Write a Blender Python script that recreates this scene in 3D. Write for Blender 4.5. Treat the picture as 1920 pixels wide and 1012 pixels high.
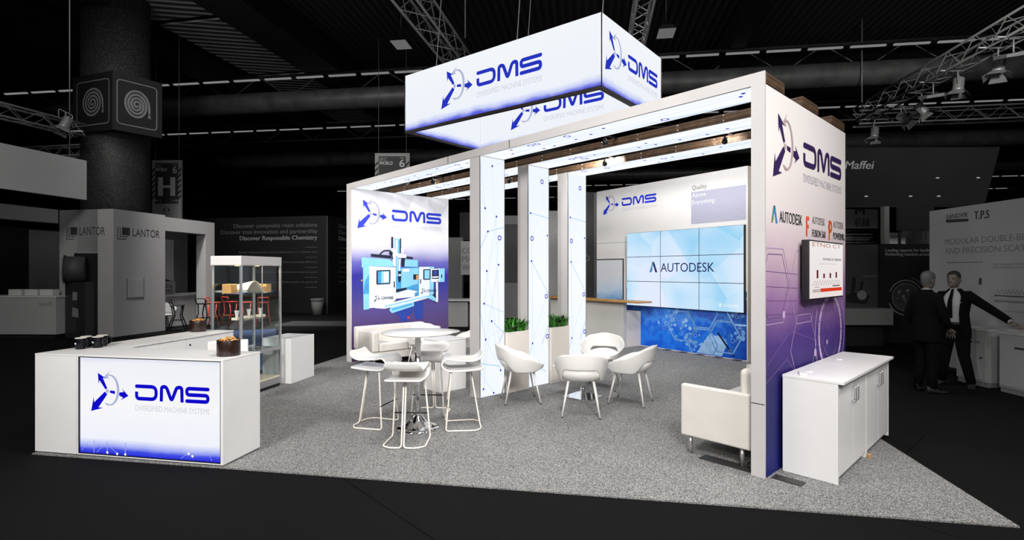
import bpy, bmesh, math, random
from mathutils import Vector, Matrix
for o in list(bpy.data.objects): bpy.data.objects.remove(o)
SC = bpy.context.scene; COL = SC.collection
R = math.radians; PI = math.pi
def D(a): return Vector((math.cos(R(a)), math.sin(R(a)), 0))
# ------------------------------------------------------------------ camera, world, lights, exposure
EYE = 1.75
cam = bpy.data.cameras.new('camera'); cam.sensor_width = 36; cam.lens = 995/1920*36; cam.shift_y = 2/1920
cam.clip_end = 300
co = bpy.data.objects.new('camera', cam); COL.objects.link(co); co.location = (0, 0, EYE); co.rotation_euler = (PI/2, 0, 0)
SC.camera = co
w = bpy.data.worlds.new('hall_air'); SC.world = w; w.use_nodes = True
w.node_tree.nodes['Background'].inputs[0].default_value = (.95, .97, 1, 1)
w.node_tree.nodes['Background'].inputs[1].default_value = 0.04
SC.view_settings.view_transform = 'Standard'; SC.view_settings.look = 'None'
SC.view_settings.exposure = 0.0; SC.view_settings.gamma = 1
def area(loc, target, size, power, spread=180, col=(1, .98, .96)):
    l = bpy.data.lights.new('area_light', 'AREA'); l.shape = 'DISK'; l.size = size; l.energy = power; l.color = col; l.spread = R(spread)
    o = bpy.data.objects.new('area_light', l); COL.objects.link(o); o.location = loc
    o.rotation_euler = (Vector(target)-Vector(loc)).to_track_quat('-Z', 'Y').to_euler(); return o
# added unseen lights above and before the stand, placed to brighten it
area((-4.2, -.6, 4.6), (-2.6, 6.4, .8), 1.2, 165, 110)
area((.8, -.8, 4.4), (.4, 6.6, .8), 1.2, 170, 110)
area((4.4, -.4, 5.2), (2.8, 5.2, .6), 1.0, 58, 110)
area((-6.6, 3.2, 6.2), (-3.1, 10.2, 1.9), .8, 75, 50)  # added to brighten the front post of the milling machine wall
area((.2, 4.0, 6.0), (-1.2, 5.4, 0), 1.2, 95, 130)
area((3.6, 8.0, 6.6), (1.8, 8.2, 0), .9, 55, 110)
area((4.8, 3.0, 6.2), (3.1, 4.5, 0), .9, 46, 90)
area((.6, 10.6, 7.6), (-.8, 9.6, 0), .8, 45, 110)
area((3.3, 7.9, 4.9), (2.6, 12.8, 2.6), .8, 42, 100)  # added to brighten the media wall
# added unseen lights that lift the dim hall background
area((-8.5, 3.5, 8.2), (-11.8, 15, 1.8), 2.5, 135, 110)
area((-8.4, 14.2, 10.3), (-8.8, 17.6, .3), .8, 190, 40)  # added to brighten the red stools and blue carpet behind the cabinet
area((9.5, 3.0, 8.0), (8.6, 11, 1.6), 2.5, 12, 100)
area((-9.6, 11.6, 9.2), (-6, 24, 2.8), 3.0, 165, 110)
area((3, 12.0, 9.4), (4, 24, 3.4), 3.0, 115, 110)
area((6.5, 2.5, 6.6), (13.0, 16.5, 7.6), 1.0, 120, 55)  # added to brighten the right-hand trusses
# ------------------------------------------------------------------ materials
def s2l(c):
    c = c/255; return c/12.92 if c <= .04045 else ((c+.055)/1.055)**2.4
def rgb(r, g, b): return (s2l(r), s2l(g), s2l(b), 1)
def nd(nt, t, **kw):
    n = nt.nodes.new(t)
    for k, v in kw.items(): setattr(n, k, v)
    return n
def mat(name, col, rough=.5, metal=0, var=0, scale=8, bump=0, bscale=60, emit=0, spec=.5, alpha=1, trans=0):
    m = bpy.data.materials.new(name); m.use_nodes = True; nt = m.node_tree; p = nt.nodes['Principled BSDF']
    p.inputs['Base Color'].default_value = col; p.inputs['Roughness'].default_value = rough; p.inputs['Metallic'].default_value = metal
    p.inputs['Specular IOR Level'].default_value = spec
    if trans: p.inputs['Transmission Weight'].default_value = trans
    tc = nd(nt, 'ShaderNodeTexCoord')
    if var:
        n = nd(nt, 'ShaderNodeTexNoise'); n.inputs['Scale'].default_value = scale; n.inputs['Detail'].default_value = 4
        nt.links.new(tc.outputs['Object'], n.inputs['Vector'])
        r = nd(nt, 'ShaderNodeValToRGB'); e = r.color_ramp.elements
        e[0].position = .3; e[1].position = .7
        e[0].color = tuple(c*(1-var) for c in col[:3])+(1,); e[1].color = tuple(min(1, c*(1+var)) for c in col[:3])+(1,)
        nt.links.new(n.outputs['Fac'], r.inputs[0]); nt.links.new(r.outputs[0], p.inputs['Base Color'])
    if bump:
        n = nd(nt, 'ShaderNodeTexNoise'); n.inputs['Scale'].default_value = bscale
        nt.links.new(tc.outputs['Object'], n.inputs['Vector'])
        b = nd(nt, 'ShaderNodeBump'); b.inputs['Strength'].default_value = bump; b.inputs['Distance'].default_value = .01
        nt.links.new(n.outputs['Fac'], b.inputs['Height']); nt.links.new(b.outputs[0], p.inputs['Normal'])
    if emit:
        p.inputs['Emission Color'].default_value = col; p.inputs['Emission Strength'].default_value = emit
    return m
def glow(name, col, s=1.0):
    m = bpy.data.materials.new(name); m.use_nodes = True; nt = m.node_tree
    nt.nodes.remove(nt.nodes['Principled BSDF']); e = nd(nt, 'ShaderNodeEmission')
    e.inputs[0].default_value = col; e.inputs[1].default_value = s
    nt.links.new(e.outputs[0], nt.nodes['Material Output'].inputs[0]); return m
def ramp_mat(name, stops, axis=2, emit=0, rough=.6, noise=0, nscale=2.5, side=None, coord='Generated'):
    """printed graphic: colour stops along one axis of the panel, broken up by noise; backlit when emit > 0"""
    m = bpy.data.materials.new(name); m.use_nodes = True; nt = m.node_tree; p = nt.nodes['Principled BSDF']
    tc = nd(nt, 'ShaderNodeTexCoord'); sx = nd(nt, 'ShaderNodeSeparateXYZ'); nt.links.new(tc.outputs[coord], sx.inputs[0])
    val = sx.outputs[axis]
    if noise:
        n = nd(nt, 'ShaderNodeTexNoise'); n.inputs['Scale'].default_value = nscale; n.inputs['Detail'].default_value = 5
        nt.links.new(tc.outputs['Object'], n.inputs['Vector'])
        ma = nd(nt, 'ShaderNodeMath', operation='MULTIPLY_ADD'); ma.inputs[1].default_value = noise; ma.inputs[2].default_value = -noise/2
        nt.links.new(n.outputs['Fac'], ma.inputs[0])
        ad = nd(nt, 'ShaderNodeMath', operation='ADD'); nt.links.new(val, ad.inputs[0]); nt.links.new(ma.outputs[0], ad.inputs[1]); val = ad.outputs[0]
    r = nd(nt, 'ShaderNodeValToRGB'); el = r.color_ramp.elements
    while len(el) < len(stops): el.new(.5)
    for e, (ps, c) in zip(el, stops): e.position = ps; e.color = c
    nt.links.new(val, r.inputs[0]); out = r.outputs[0]
    if side:
        r2 = nd(nt, 'ShaderNodeValToRGB'); e2 = r2.color_ramp.elements
        e2[0].position, e2[0].color = side[1]; e2[1].position, e2[1].color = side[2]
        nt.links.new(sx.outputs[side[0]], r2.inputs[0])
        mx = nd(nt, 'ShaderNodeMix', data_type='RGBA', blend_type='MULTIPLY'); mx.inputs['Factor'].default_value = 1
        nt.links.new(out, mx.inputs['A']); nt.links.new(r2.outputs[0], mx.inputs['B']); out = mx.outputs['Result']
    p.inputs['Roughness'].default_value = rough; p.inputs['Specular IOR Level'].default_value = .25
    if emit:
        em = nd(nt, 'ShaderNodeEmission'); em.inputs[1].default_value = emit; nt.links.new(out, em.inputs[0])
        nt.links.new(em.outputs[0], nt.nodes['Material Output'].inputs[0])
    else: nt.links.new(out, p.inputs['Base Color'])
    return m
W1 = (1, 1, 1, 1)
M = dict(
 white=mat('white_laminate', (.80, .79, .78, 1), .35, var=.02, scale=3),
 white2=mat('white_moulded_plastic', (.74, .725, .70, 1), .32, var=.015, scale=4),
 leather=mat('white_leatherette', (.68, .645, .60, 1), .45, var=.03, scale=5, bump=.15, bscale=90),
 alu=mat('white_aluminium_profile', (.54, .52, .51, 1), .4, var=.04, scale=2),
 silver=mat('brushed_aluminium', (.62, .62, .63, 1), .3, .85, var=.05, scale=30),
 chrome=mat('polished_chrome', (.85, .85, .86, 1), .06, 1, var=.01),
 steel=mat('dark_steel_plate', (.035, .03, .028, 1), .5, .3, var=.2, scale=20),
 black=mat('black_plastic', (.006, .006, .007, 1), .4, var=.1),
 rod=mat('cream_powder_coat', (.80, .74, .66, 1), .4, var=.02),
 blue=mat('blue_print', rgb(26, 52, 205), .5, var=.05, scale=20),
 purple=mat('purple_print', rgb(52, 30, 84), .5, var=.05, scale=20),
 greyprint=mat('grey_print', rgb(176, 176, 196), .5, var=.03, scale=20),
 palegrey=mat('pale_grey_print', rgb(204, 202, 210), .5, var=.03, scale=20),
 taupe=mat('taupe_print', rgb(188, 168, 170), .5, var=.03, scale=20),
 whiteprint=mat('white_print', (.8, .8, .8, 1), .5, var=.02),
 litblue=glow('backlit_blue_ink', rgb(16, 10, 200), 1.0), litblue2=glow('backlit_sign_blue', rgb(38, 52, 190), 1.0),
 litgrey=glow('backlit_grey_ink', rgb(176, 182, 214), 1.0), litpale=glow('backlit_pale_ink', rgb(205, 208, 222), 1.0),
 litline=glow('backlit_light_blue_line', rgb(176, 212, 240), 1.0), litline2=glow('backlit_faint_line', rgb(224, 237, 247), 1.0),
 litfabric=ramp_mat('backlit_white_fabric', [(0, (.86, .91, .98, 1)), (.5, (.92, .95, 1, 1)), (1, (.84, .90, .97, 1))], 2, emit=1.05, noise=.6, nscale=1.2),
 wood=mat('stained_timber', rgb(80, 60, 43), .6, var=.35, scale=14, bump=.3, bscale=30),
 woodtop=mat('oak_bar_top', rgb(176, 130, 72), .45, var=.15, scale=12),
 glass=None,
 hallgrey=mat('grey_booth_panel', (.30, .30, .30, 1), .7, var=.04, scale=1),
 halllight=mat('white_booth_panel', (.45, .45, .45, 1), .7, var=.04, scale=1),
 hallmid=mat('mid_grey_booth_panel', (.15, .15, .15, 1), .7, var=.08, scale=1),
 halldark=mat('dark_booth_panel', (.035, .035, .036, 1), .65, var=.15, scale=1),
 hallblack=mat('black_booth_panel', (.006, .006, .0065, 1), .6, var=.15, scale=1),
 gloss=mat('dark_glossy_glass', (.02, .02, .022, 1), .12, var=.1, scale=1),
 ink=mat('dark_ink', (.03, .03, .03, 1), .6, var=.05), inkgrey=mat('grey_ink', (.16, .16, .16, 1), .6, var=.05),
 inklight=mat('light_ink', (.34, .34, .34, 1), .6, var=.05), inkpale=mat('pale_ink', (.6, .6, .6, 1), .6, var=.05),
 truss=mat('grey_truss_tube', (.30, .30, .30, 1), .45, .4, var=.1, scale=8),
 duct=mat('grey_duct_steel', (.10, .10, .10, 1), .5, .3, var=.3, scale=2),
 roof=None,
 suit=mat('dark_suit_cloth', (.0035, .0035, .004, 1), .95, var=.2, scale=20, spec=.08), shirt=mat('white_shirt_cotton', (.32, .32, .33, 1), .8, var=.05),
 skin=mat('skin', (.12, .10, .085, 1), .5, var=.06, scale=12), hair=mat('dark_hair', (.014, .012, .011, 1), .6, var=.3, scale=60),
 greyhair=mat('grey_hair', (.07, .07, .07, 1), .6, var=.3, scale=60), eye=mat('eye', (.10, .10, .10, 1), .2),
 red=mat('red_lacquer', rgb(190, 60, 42), .35, var=.08), cream=mat('cream_plastic', (.78, .68, .52, 1), .45, var=.05),
 tan=mat('tan_block', rgb(200, 150, 90), .5, var=.12), navy=mat('navy_print', rgb(30, 40, 80), .5, var=.1),
 mug=mat('black_glazed_ceramic', (.005, .005, .008, 1), .2, var=.1, spec=.25), cream2=mat('cream_glaze', (.6, .58, .5, 1), .3, var=.04),
 bowl=mat('dark_brown_lacquer', rgb(38, 22, 18), .3, var=.3, scale=10),
 snack1=mat('orange_snack', rgb(225, 140, 40), .6, var=.3, scale=40), snack2=mat('brown_snack', rgb(120, 66, 24), .6, var=.3, scale=40), snack3=mat('pale_nut', rgb(232, 196, 130), .6, var=.2, scale=40),
 leaf=mat('green_leaf', rgb(52, 118, 34), .4, var=.45, scale=25), leaf2=mat('dark_green_leaf', rgb(26, 74, 22), .4, var=.4, scale=25), soil=mat('dark_soil', (.02, .014, .01, 1), .9, var=.4, scale=40),
 planter=mat('off_white_planter', (.74, .68, .62, 1), .5, var=.02, scale=2),
 bargrey=mat('warm_grey_panel', (.52, .51, .48, 1), .55, var=.03, scale=2), barcream=mat('pale_beige_panel', (.70, .64, .57, 1), .5, var=.03, scale=2),
 tube=glow('dim_fluorescent_tube', (.20, .20, .203, 1), 1.0), flood=glow('dim_floodlight', (.13, .13, .13, 1), 1.0), downlight=glow('warm_downlight', (1, .68, .32, 1), 3.0),
 smalllamp=glow('dim_spot_lamp', (.3, .3, .3, 1), 1.0),
 bluemat=mat('blue_aisle_carpet', rgb(44, 72, 122), .95, var=.12, scale=30), lilac=mat('lilac_line_print', rgb(194, 168, 206), .5, var=.05),
 lilac2=mat('faint_violet_print', rgb(124, 96, 156), .5, var=.05), hexline=mat('sky_blue_line_print', rgb(104, 156, 214), .5, var=.1), hexpale=mat('pale_blue_print', rgb(150, 190, 232), .5, var=.15, scale=9), hexdark=mat('dark_blue_print', rgb(8, 22, 70), .5, var=.2),
 orange=mat('orange_print', rgb(236, 96, 36), .5, var=.03), teal=mat('teal_print', rgb(60, 150, 160), .5, var=.1), lime=mat('lime_print', rgb(196, 208, 60), .5, var=.1), azure=mat('azure_print', rgb(60, 130, 200), .5, var=.1),
 scrink=glow('screen_navy', rgb(40, 44, 104), 1.0), scrteal=glow('screen_teal', rgb(110, 160, 180), 1.0), scrblue=glow('screen_blue', rgb(60, 120, 200), 1.0), scrwhite=glow('screen_white', (.95, .96, .97, 1), 1.0),
 scrred=glow('screen_red', rgb(214, 60, 34), 1.0), scrdark=glow('screen_dark_red', rgb(90, 24, 26), 1.0), scrgrey=glow('screen_grey', rgb(190, 176, 172), 1.0), scrorange=glow('screen_brown', rgb(186, 110, 76), 1.0), scrblack=glow('screen_black', rgb(40, 34, 36), 1.0),
 mach_white=mat('machine_white_print', rgb(226, 232, 246), .5, var=.03, scale=4), mach_cyan=mat('machine_cyan_print', rgb(138, 206, 240), .5, var=.08, scale=6), mach_mid=mat('machine_blue_print', rgb(70, 158, 214), .5, var=.15, scale=6), mach_navy=mat('machine_navy_print', rgb(22, 26, 52), .5, var=.1), mach_deep=mat('machine_deep_blue_print', rgb(40, 66, 158), .5, var=.1), mach_red=mat('machine_red_print', rgb(200, 60, 80), .5, var=.1),
)
def glassmat():
    m = bpy.data.materials.new('clear_glass'); m.use_nodes = True; nt = m.node_tree; nt.nodes.remove(nt.nodes['Principled BSDF'])
    t = nd(nt, 'ShaderNodeBsdfTransparent'); t.inputs[0].default_value = (.95, .97, .97, 1)
    g = nd(nt, 'ShaderNodeBsdfGlossy'); g.inputs['Roughness'].default_value = .02; g.inputs[0].default_value = (.9, .95, .95, 1)
    lw_ = nd(nt, 'ShaderNodeLayerWeight'); lw_.inputs[0].default_value = .5
    pw = nd(nt, 'ShaderNodeMath', operation='POWER'); pw.inputs[1].default_value = 5; nt.links.new(lw_.outputs['Facing'], pw.inputs[0])
    f = nd(nt, 'ShaderNodeMath', operation='MULTIPLY_ADD'); f.inputs[1].default_value = .35; f.inputs[2].default_value = .03; nt.links.new(pw.outputs[0], f.inputs[0])
    x = nd(nt, 'ShaderNodeMixShader'); nt.links.new(f.outputs[0], x.inputs[0]); nt.links.new(t.outputs[0], x.inputs[1]); nt.links.new(g.outputs[0], x.inputs[2])
    nt.links.new(x.outputs[0], nt.nodes['Material Output'].inputs[0]); return m
M['glass'] = glassmat()
def carpetmat():
    m = bpy.data.materials.new('grey_carpet'); m.use_nodes = True; nt = m.node_tree; p = nt.nodes['Principled BSDF']
    tc = nd(nt, 'ShaderNodeTexCoord'); a = nd(nt, 'ShaderNodeTexNoise'); a.inputs['Scale'].default_value = 120; a.inputs['Detail'].default_value = 3
    b = nd(nt, 'ShaderNodeTexNoise'); b.inputs['Scale'].default_value = 1.3
    for n in (a, b): nt.links.new(tc.outputs['Object'], n.inputs['Vector'])
    r = nd(nt, 'ShaderNodeValToRGB'); e = r.color_ramp.elements; e[0].position = .40; e[1].position = .62
    e[0].color = (.085, .085, .083, 1); e[1].color = (.37, .365, .36, 1)
    nt.links.new(a.outputs['Fac'], r.inputs[0])
    r2 = nd(nt, 'ShaderNodeValToRGB'); e = r2.color_ramp.elements; e[0].position = .3; e[1].position = .7; e[0].color = (.9, .9, .9, 1); e[1].color = (1, 1, 1, 1)
    nt.links.new(b.outputs['Fac'], r2.inputs[0])
    mx = nd(nt, 'ShaderNodeMix', data_type='RGBA', blend_type='MULTIPLY'); mx.inputs['Factor'].default_value = 1
    nt.links.new(r.outputs[0], mx.inputs['A']); nt.links.new(r2.outputs[0], mx.inputs['B']); nt.links.new(mx.outputs['Result'], p.inputs['Base Color'])
    p.inputs['Roughness'].default_value = .95; p.inputs['Specular IOR Level'].default_value = .1
    bm_ = nd(nt, 'ShaderNodeBump'); bm_.inputs['Strength'].default_value = .4; bm_.inputs['Distance'].default_value = .004
    nt.links.new(a.outputs['Fac'], bm_.inputs['Height']); nt.links.new(bm_.outputs[0], p.inputs['Normal']); return m
M['carpet'] = carpetmat()
def floormat():
    m = bpy.data.materials.new('black_hall_carpet'); m.use_nodes = True; nt = m.node_tree; p = nt.nodes['Principled BSDF']
    tc = nd(nt, 'ShaderNodeTexCoord'); mp = nd(nt, 'ShaderNodeMapping'); mp.inputs['Rotation'].default_value = (0, 0, R(48))
    nt.links.new(tc.outputs['Object'], mp.inputs[0])
    br = nd(nt, 'ShaderNodeTexBrick'); br.inputs['Scale'].default_value = 1; br.inputs['Brick Width'].default_value = 12; br.inputs['Row Height'].default_value = 2.6
    br.inputs['Mortar Size'].default_value = .006; br.inputs['Color1'].default_value = (.0066, .0066, .0068, 1); br.inputs['Color2'].default_value = (.0060, .0060, .0062, 1); br.inputs['Mortar'].default_value = (.002, .002, .002, 1)
    nt.links.new(mp.outputs[0], br.inputs['Vector']); nt.links.new(br.outputs['Color'], p.inputs['Base Color'])
    p.inputs['Roughness'].default_value = .9; p.inputs['Specular IOR Level'].default_value = .06; return m
M['floor'] = floormat()
def corrmat(name, lo, hi, ang, scale):
    m = bpy.data.materials.new(name); m.use_nodes = True; nt = m.node_tree; p = nt.nodes['Principled BSDF']
    tc = nd(nt, 'ShaderNodeTexCoord'); mp = nd(nt, 'ShaderNodeMapping'); mp.inputs['Rotation'].default_value = (0, 0, R(ang)); nt.links.new(tc.outputs['Object'], mp.inputs[0])
    wv = nd(nt, 'ShaderNodeTexWave', bands_direction='X'); wv.inputs['Scale'].default_value = scale; wv.inputs['Distortion'].default_value = .3
    nt.links.new(mp.outputs[0], wv.inputs['Vector'])
    r = nd(nt, 'ShaderNodeValToRGB'); e = r.color_ramp.elements; e[0].color = (lo, lo, lo, 1); e[1].color = (hi, hi, hi, 1)
    nt.links.new(wv.outputs['Fac'], r.inputs[0]); nt.links.new(r.outputs[0], p.inputs['Base Color']); p.inputs['Roughness'].default_value = .7
    b = nd(nt, 'ShaderNodeBump'); b.inputs['Distance'].default_value = .05; nt.links.new(wv.outputs['Fac'], b.inputs['Height']); nt.links.new(b.outputs[0], p.inputs['Normal']); return m
M['roof'] = corrmat('dark_roof_sheet', .006, .03, 8, 1.1); M['skylight'] = corrmat('pale_roof_sheet', .10, .38, 80, .9)
def stone(name):
    m = bpy.data.materials.new(name); m.use_nodes = True; nt = m.node_tree; p = nt.nodes['Principled BSDF']
    tc = nd(nt, 'ShaderNodeTexCoord'); v = nd(nt, 'ShaderNodeTexVoronoi'); v.inputs['Scale'].default_value = 20; nt.links.new(tc.outputs['Object'], v.inputs['Vector'])
    r = nd(nt, 'ShaderNodeValToRGB'); e = r.color_ramp.elements; e[0].position = .05; e[1].position = .5; e[0].color = (.07, .07, .07, 1); e[1].color = (.018, .018, .018, 1)
    nt.links.new(v.outputs['Distance'], r.inputs[0]); nt.links.new(r.outputs[0], p.inputs['Base Color']); p.inputs['Roughness'].default_value = .6; return m
M['stone'] = stone('pebbled_concrete')
# ------------------------------------------------------------------ mesh builder
class Pl:
    """drawing plane: s to the viewer's right, t up, off towards the viewer"""
    def __init__(s, o, u, v=(0, 0, 1)):
        s.o = Vector(o); s.u = Vector(u).normalized(); s.v = Vector(v).normalized(); s.n = s.u.cross(s.v)
    def p(s, a, b, off=0): return s.o+s.u*a+s.v*b+s.n*off
class Fr:
    """plan frame: s along direction angle a, d along direction angle b"""
    def __init__(s, o, a, b): s.o = Vector((o[0], o[1], 0)); s.a = D(a); s.b = D(b)
    def p(s, x, y, z=0): return s.o+s.a*x+s.b*y+Vector((0, 0, z))
class MB:
    def __init__(s): s.v = []; s.f = []; s.m = []; s.sm = []
    def add(s, vs, fs, m=0, smooth=False):
        k = len(s.v); s.v += [Vector(v) for v in vs]
        for f in fs: s.f.append(tuple(i+k for i in f)); s.m.append(m); s.sm.append(smooth)
        return s
    def hexa(s, p, m=0): return s.add(p, [(0, 3, 2, 1), (4, 5, 6, 7), (0, 1, 5, 4), (1, 2, 6, 5), (2, 3, 7, 6), (3, 0, 4, 7)], m)
    def box(s, x0, x1, y0, y1, z0, z1, m=0):
        return s.hexa([(x0, y0, z0), (x1, y0, z0), (x1, y1, z0), (x0, y1, z0), (x0, y0, z1), (x1, y0, z1), (x1, y1, z1), (x0, y1, z1)], m)
    def fbox(s, F, s0, s1, d0, d1, z0, z1, m=0):
        q = [(s0, d0), (s1, d0), (s1, d1), (s0, d1)]
        return s.hexa([F.p(a, b, z0) for a, b in q]+[F.p(a, b, z1) for a, b in q], m)
    def pbox(s, P, s0, s1, t0, t1, o0, o1, m=0):
        q = [(s0, t0), (s1, t0), (s1, t1), (s0, t1)]
        return s.hexa([P.p(a, b, o0) for a, b in q]+[P.p(a, b, o1) for a, b in q], m)
    def prism(s, pts, z0, z1, m=0):
        n = len(pts)
        return s.add([(x, y, z0) for x, y in pts]+[(x, y, z1) for x, y in pts], [tuple(range(n-1, -1, -1)), tuple(range(n, 2*n))]+[(i, (i+1) % n, n+(i+1) % n, n+i) for i in range(n)], m)
    def tube(s, pts, r, n=8, closed=False, m=0, smooth=True, flat=1.0):
        P = [Vector(p) for p in pts]; N = len(P); rr = r if isinstance(r, (list, tuple)) else [r]*N
        T = []
        for i in range(N):
            a = P[(i-1) % N] if (closed or i > 0) else P[i]; b = P[(i+1) % N] if (closed or i < N-1) else P[i]
            T.append((b-a).normalized())
        up = Vector((0, 0, 1)) if abs(T[0].z) < .9 else Vector((1, 0, 0))
        x = T[0].cross(up).normalized(); vs = []
        for i in range(N):
            if i: x = (T[i-1].rotation_difference(T[i]) @ x)
            x = (x-T[i]*x.dot(T[i])).normalized(); y = T[i].cross(x)
            for k in range(n):
                a = 2*PI*k/n; vs.append(P[i]+(x*math.cos(a)+y*math.sin(a)*flat)*rr[i])
        fs = []; L = N if closed else N-1
        for i in range(L):
            j = (i+1) % N
            for k in range(n): fs.append((i*n+k, i*n+(k+1) % n, j*n+(k+1) % n, j*n+k))
        k0 = len(s.f); s.add(vs, fs, m, smooth)
        if not closed:
            b = len(s.v)-len(vs); s.f += [tuple(b+k for k in range(n-1, -1, -1)), tuple(b+(N-1)*n+k for k in range(n))]; s.m += [m, m]; s.sm += [False, False]
        return s
    def lathe(s, prof, c=(0, 0, 0), n=32, m=0, smooth=True):
        vs = []; c = Vector(c)
        for r, z in prof:
            for k in range(n): vs.append(c+Vector((r*math.cos(2*PI*k/n), r*math.sin(2*PI*k/n), z)))
        fs = [(i*n+k, i*n+(k+1) % n, (i+1)*n+(k+1) % n, (i+1)*n+k) for i in range(len(prof)-1) for k in range(n)]
        s.add(vs, fs, m, smooth); b = len(s.v)-len(vs)
        if prof[0][0] > 1e-5: s.f.append(tuple(b+k for k in range(n-1, -1, -1))); s.m.append(m); s.sm.append(False)
        if prof[-1][0] > 1e-5: s.f.append(tuple(b+(len(prof)-1)*n+k for k in range(n))); s.m.append(m); s.sm.append(False)
        return s
    def grid(s, fn, nu, nv, m=0, smooth=True, wrap=False):
        vs = [fn(i/nu, j/nv) for i in range(nu if wrap else nu+1) for j in range(nv+1)]; K = nu if wrap else nu+1; q = nv+1
        fs = [(i*q+j, ((i+1) % K)*q+j, ((i+1) % K)*q+j+1, i*q+j+1) for i in range(nu) for j in range(nv)]
        return s.add(vs, fs, m, smooth)
    def ball(s, c, r, m=0, n=10, sc=(1, 1, 1)):
        c = Vector(c)
        return s.grid(lambda u, v: c+Vector((r*sc[0]*math.sin(PI*v)*math.cos(2*PI*u), r*sc[1]*math.sin(PI*v)*math.sin(2*PI*u), r*sc[2]*math.cos(PI*v))), n, max(4, n//2), m, True, True)
    # flat drawing
    def poly(s, P, pts, off=.003, m=0): return s.add([P.p(a, b, off) for a, b in pts], [tuple(range(len(pts)))], m)
    def disc(s, P, a, b, r, off=.003, m=0, n=14): return s.poly(P, [(a+r*math.cos(2*PI*k/n), b+r*math.sin(2*PI*k/n)) for k in range(n)], off, m)
    def ring(s, P, a, b, r0, r1, off=.003, m=0, n=24, a0=0, a1=360):
        k = max(2, int(n*(a1-a0)/360)); vs = []
        for i in range(k+1):
            t = R(a0+(a1-a0)*i/k); vs += [P.p(a+r0*math.cos(t), b+r0*math.sin(t), off), P.p(a+r1*math.cos(t), b+r1*math.sin(t), off)]
        return s.add(vs, [(2*i, 2*i+1, 2*i+3, 2*i+2) for i in range(k)], m)
    def stroke(s, P, pts, w, off=.003, m=0, caps=(False, False)):
        p = [Vector(q) for q in pts]; N = len(p); vs = []
        ws = w if isinstance(w, (list, tuple)) else [w]*N
        for i in range(N):
            d0 = (p[i]-p[i-1]).normalized() if i else (p[1]-p[0]).normalized(); d1 = (p[i+1]-p[i]).normalized() if i < N-1 else d0
            t = (d0+d1); t = t.normalized() if t.length > 1e-6 else d0
            nn = Vector((-t.y, t.x)); c = max(.45, t.dot(d1)); h = ws[i]/2/c
            vs += [p[i]+nn*h, p[i]-nn*h]
        s.add([P.p(a.x, a.y, off) for a in vs], [(2*i, 2*i+1, 2*i+3, 2*i+2) for i in range(N-1)], m)
        for e, i in ((0, 0), (1, N-1)):
            if caps[e]: s.disc(P, p[i].x, p[i].y, ws[i]/2, off+.0002, m)
        return s
    def cstroke(s, P, pts, w, off, m, lim):
        s0, s1, t0, t1 = lim
        for a, b in zip(pts[:-1], pts[1:]):
            u0, u1 = 0, 1; dx, dy = b[0]-a[0], b[1]-a[1]; ok = True
            for p_, q_ in ((-dx, a[0]-s0), (dx, s1-a[0]), (-dy, a[1]-t0), (dy, t1-a[1])):
                if abs(p_) < 1e-9: ok = ok and q_ >= 0
                elif p_ < 0: u0 = max(u0, q_/p_)
                else: u1 = min(u1, q_/p_)
            if ok and u1-u0 > .01: s.stroke(P, [(a[0]+dx*u0, a[1]+dy*u0), (a[0]+dx*u1, a[1]+dy*u1)], w, off, m)
        return s
    def text(s, P, txt, a, b, h, m=0, width=None, align='L', off=.003, bold=0, slant=0):
        c = bpy.data.curves.new('t', 'FONT'); c.body = txt; c.size = 1; c.resolution_u = 3; c.shear = slant
        o = bpy.data.objects.new('t', c); COL.objects.link(o); me = bpy.data.meshes.new_from_object(o)
        xs = [v.co.x for v in me.vertices]
        if xs:
            x0, x1 = min(xs), max(xs); k = h/.72; kx = k if not width else width/(x1-x0)
            sh = {'L': 0, 'R': -(x1-x0)*kx, 'C': -(x1-x0)*kx/2}[align]
            for j, dx in enumerate((0,) if not bold else (-bold*k*.9, 0, bold*k*.9)):
                s.add([P.p(a+sh+dx+(v.co.x-x0)*kx, b+v.co.y*k, off+.0002*j) for v in me.vertices], [tuple(f.vertices) for f in me.polygons], m)
        bpy.data.objects.remove(o); bpy.data.curves.remove(c); bpy.data.meshes.remove(me); return s
XF = {}; ROOT = {}
def tag(o, label=None, cat=None, group=None, kind=None):
    for k, v in (('label', label), ('category', cat), ('group', group), ('kind', kind)):
        if v: o[k] = v
    return o
def thing(name, label, cat, loc=(0, 0, 0), rz=0, group=None):
    o = bpy.data.objects.new(name, None); COL.objects.link(o); o.location = loc; o.rotation_euler = (0, 0, rz); o.empty_display_size = .1
    XF[o] = Matrix.Translation(loc) @ Matrix.Rotation(rz, 4, 'Z'); ROOT[o] = o
    return tag(o, label, cat, group)
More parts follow.
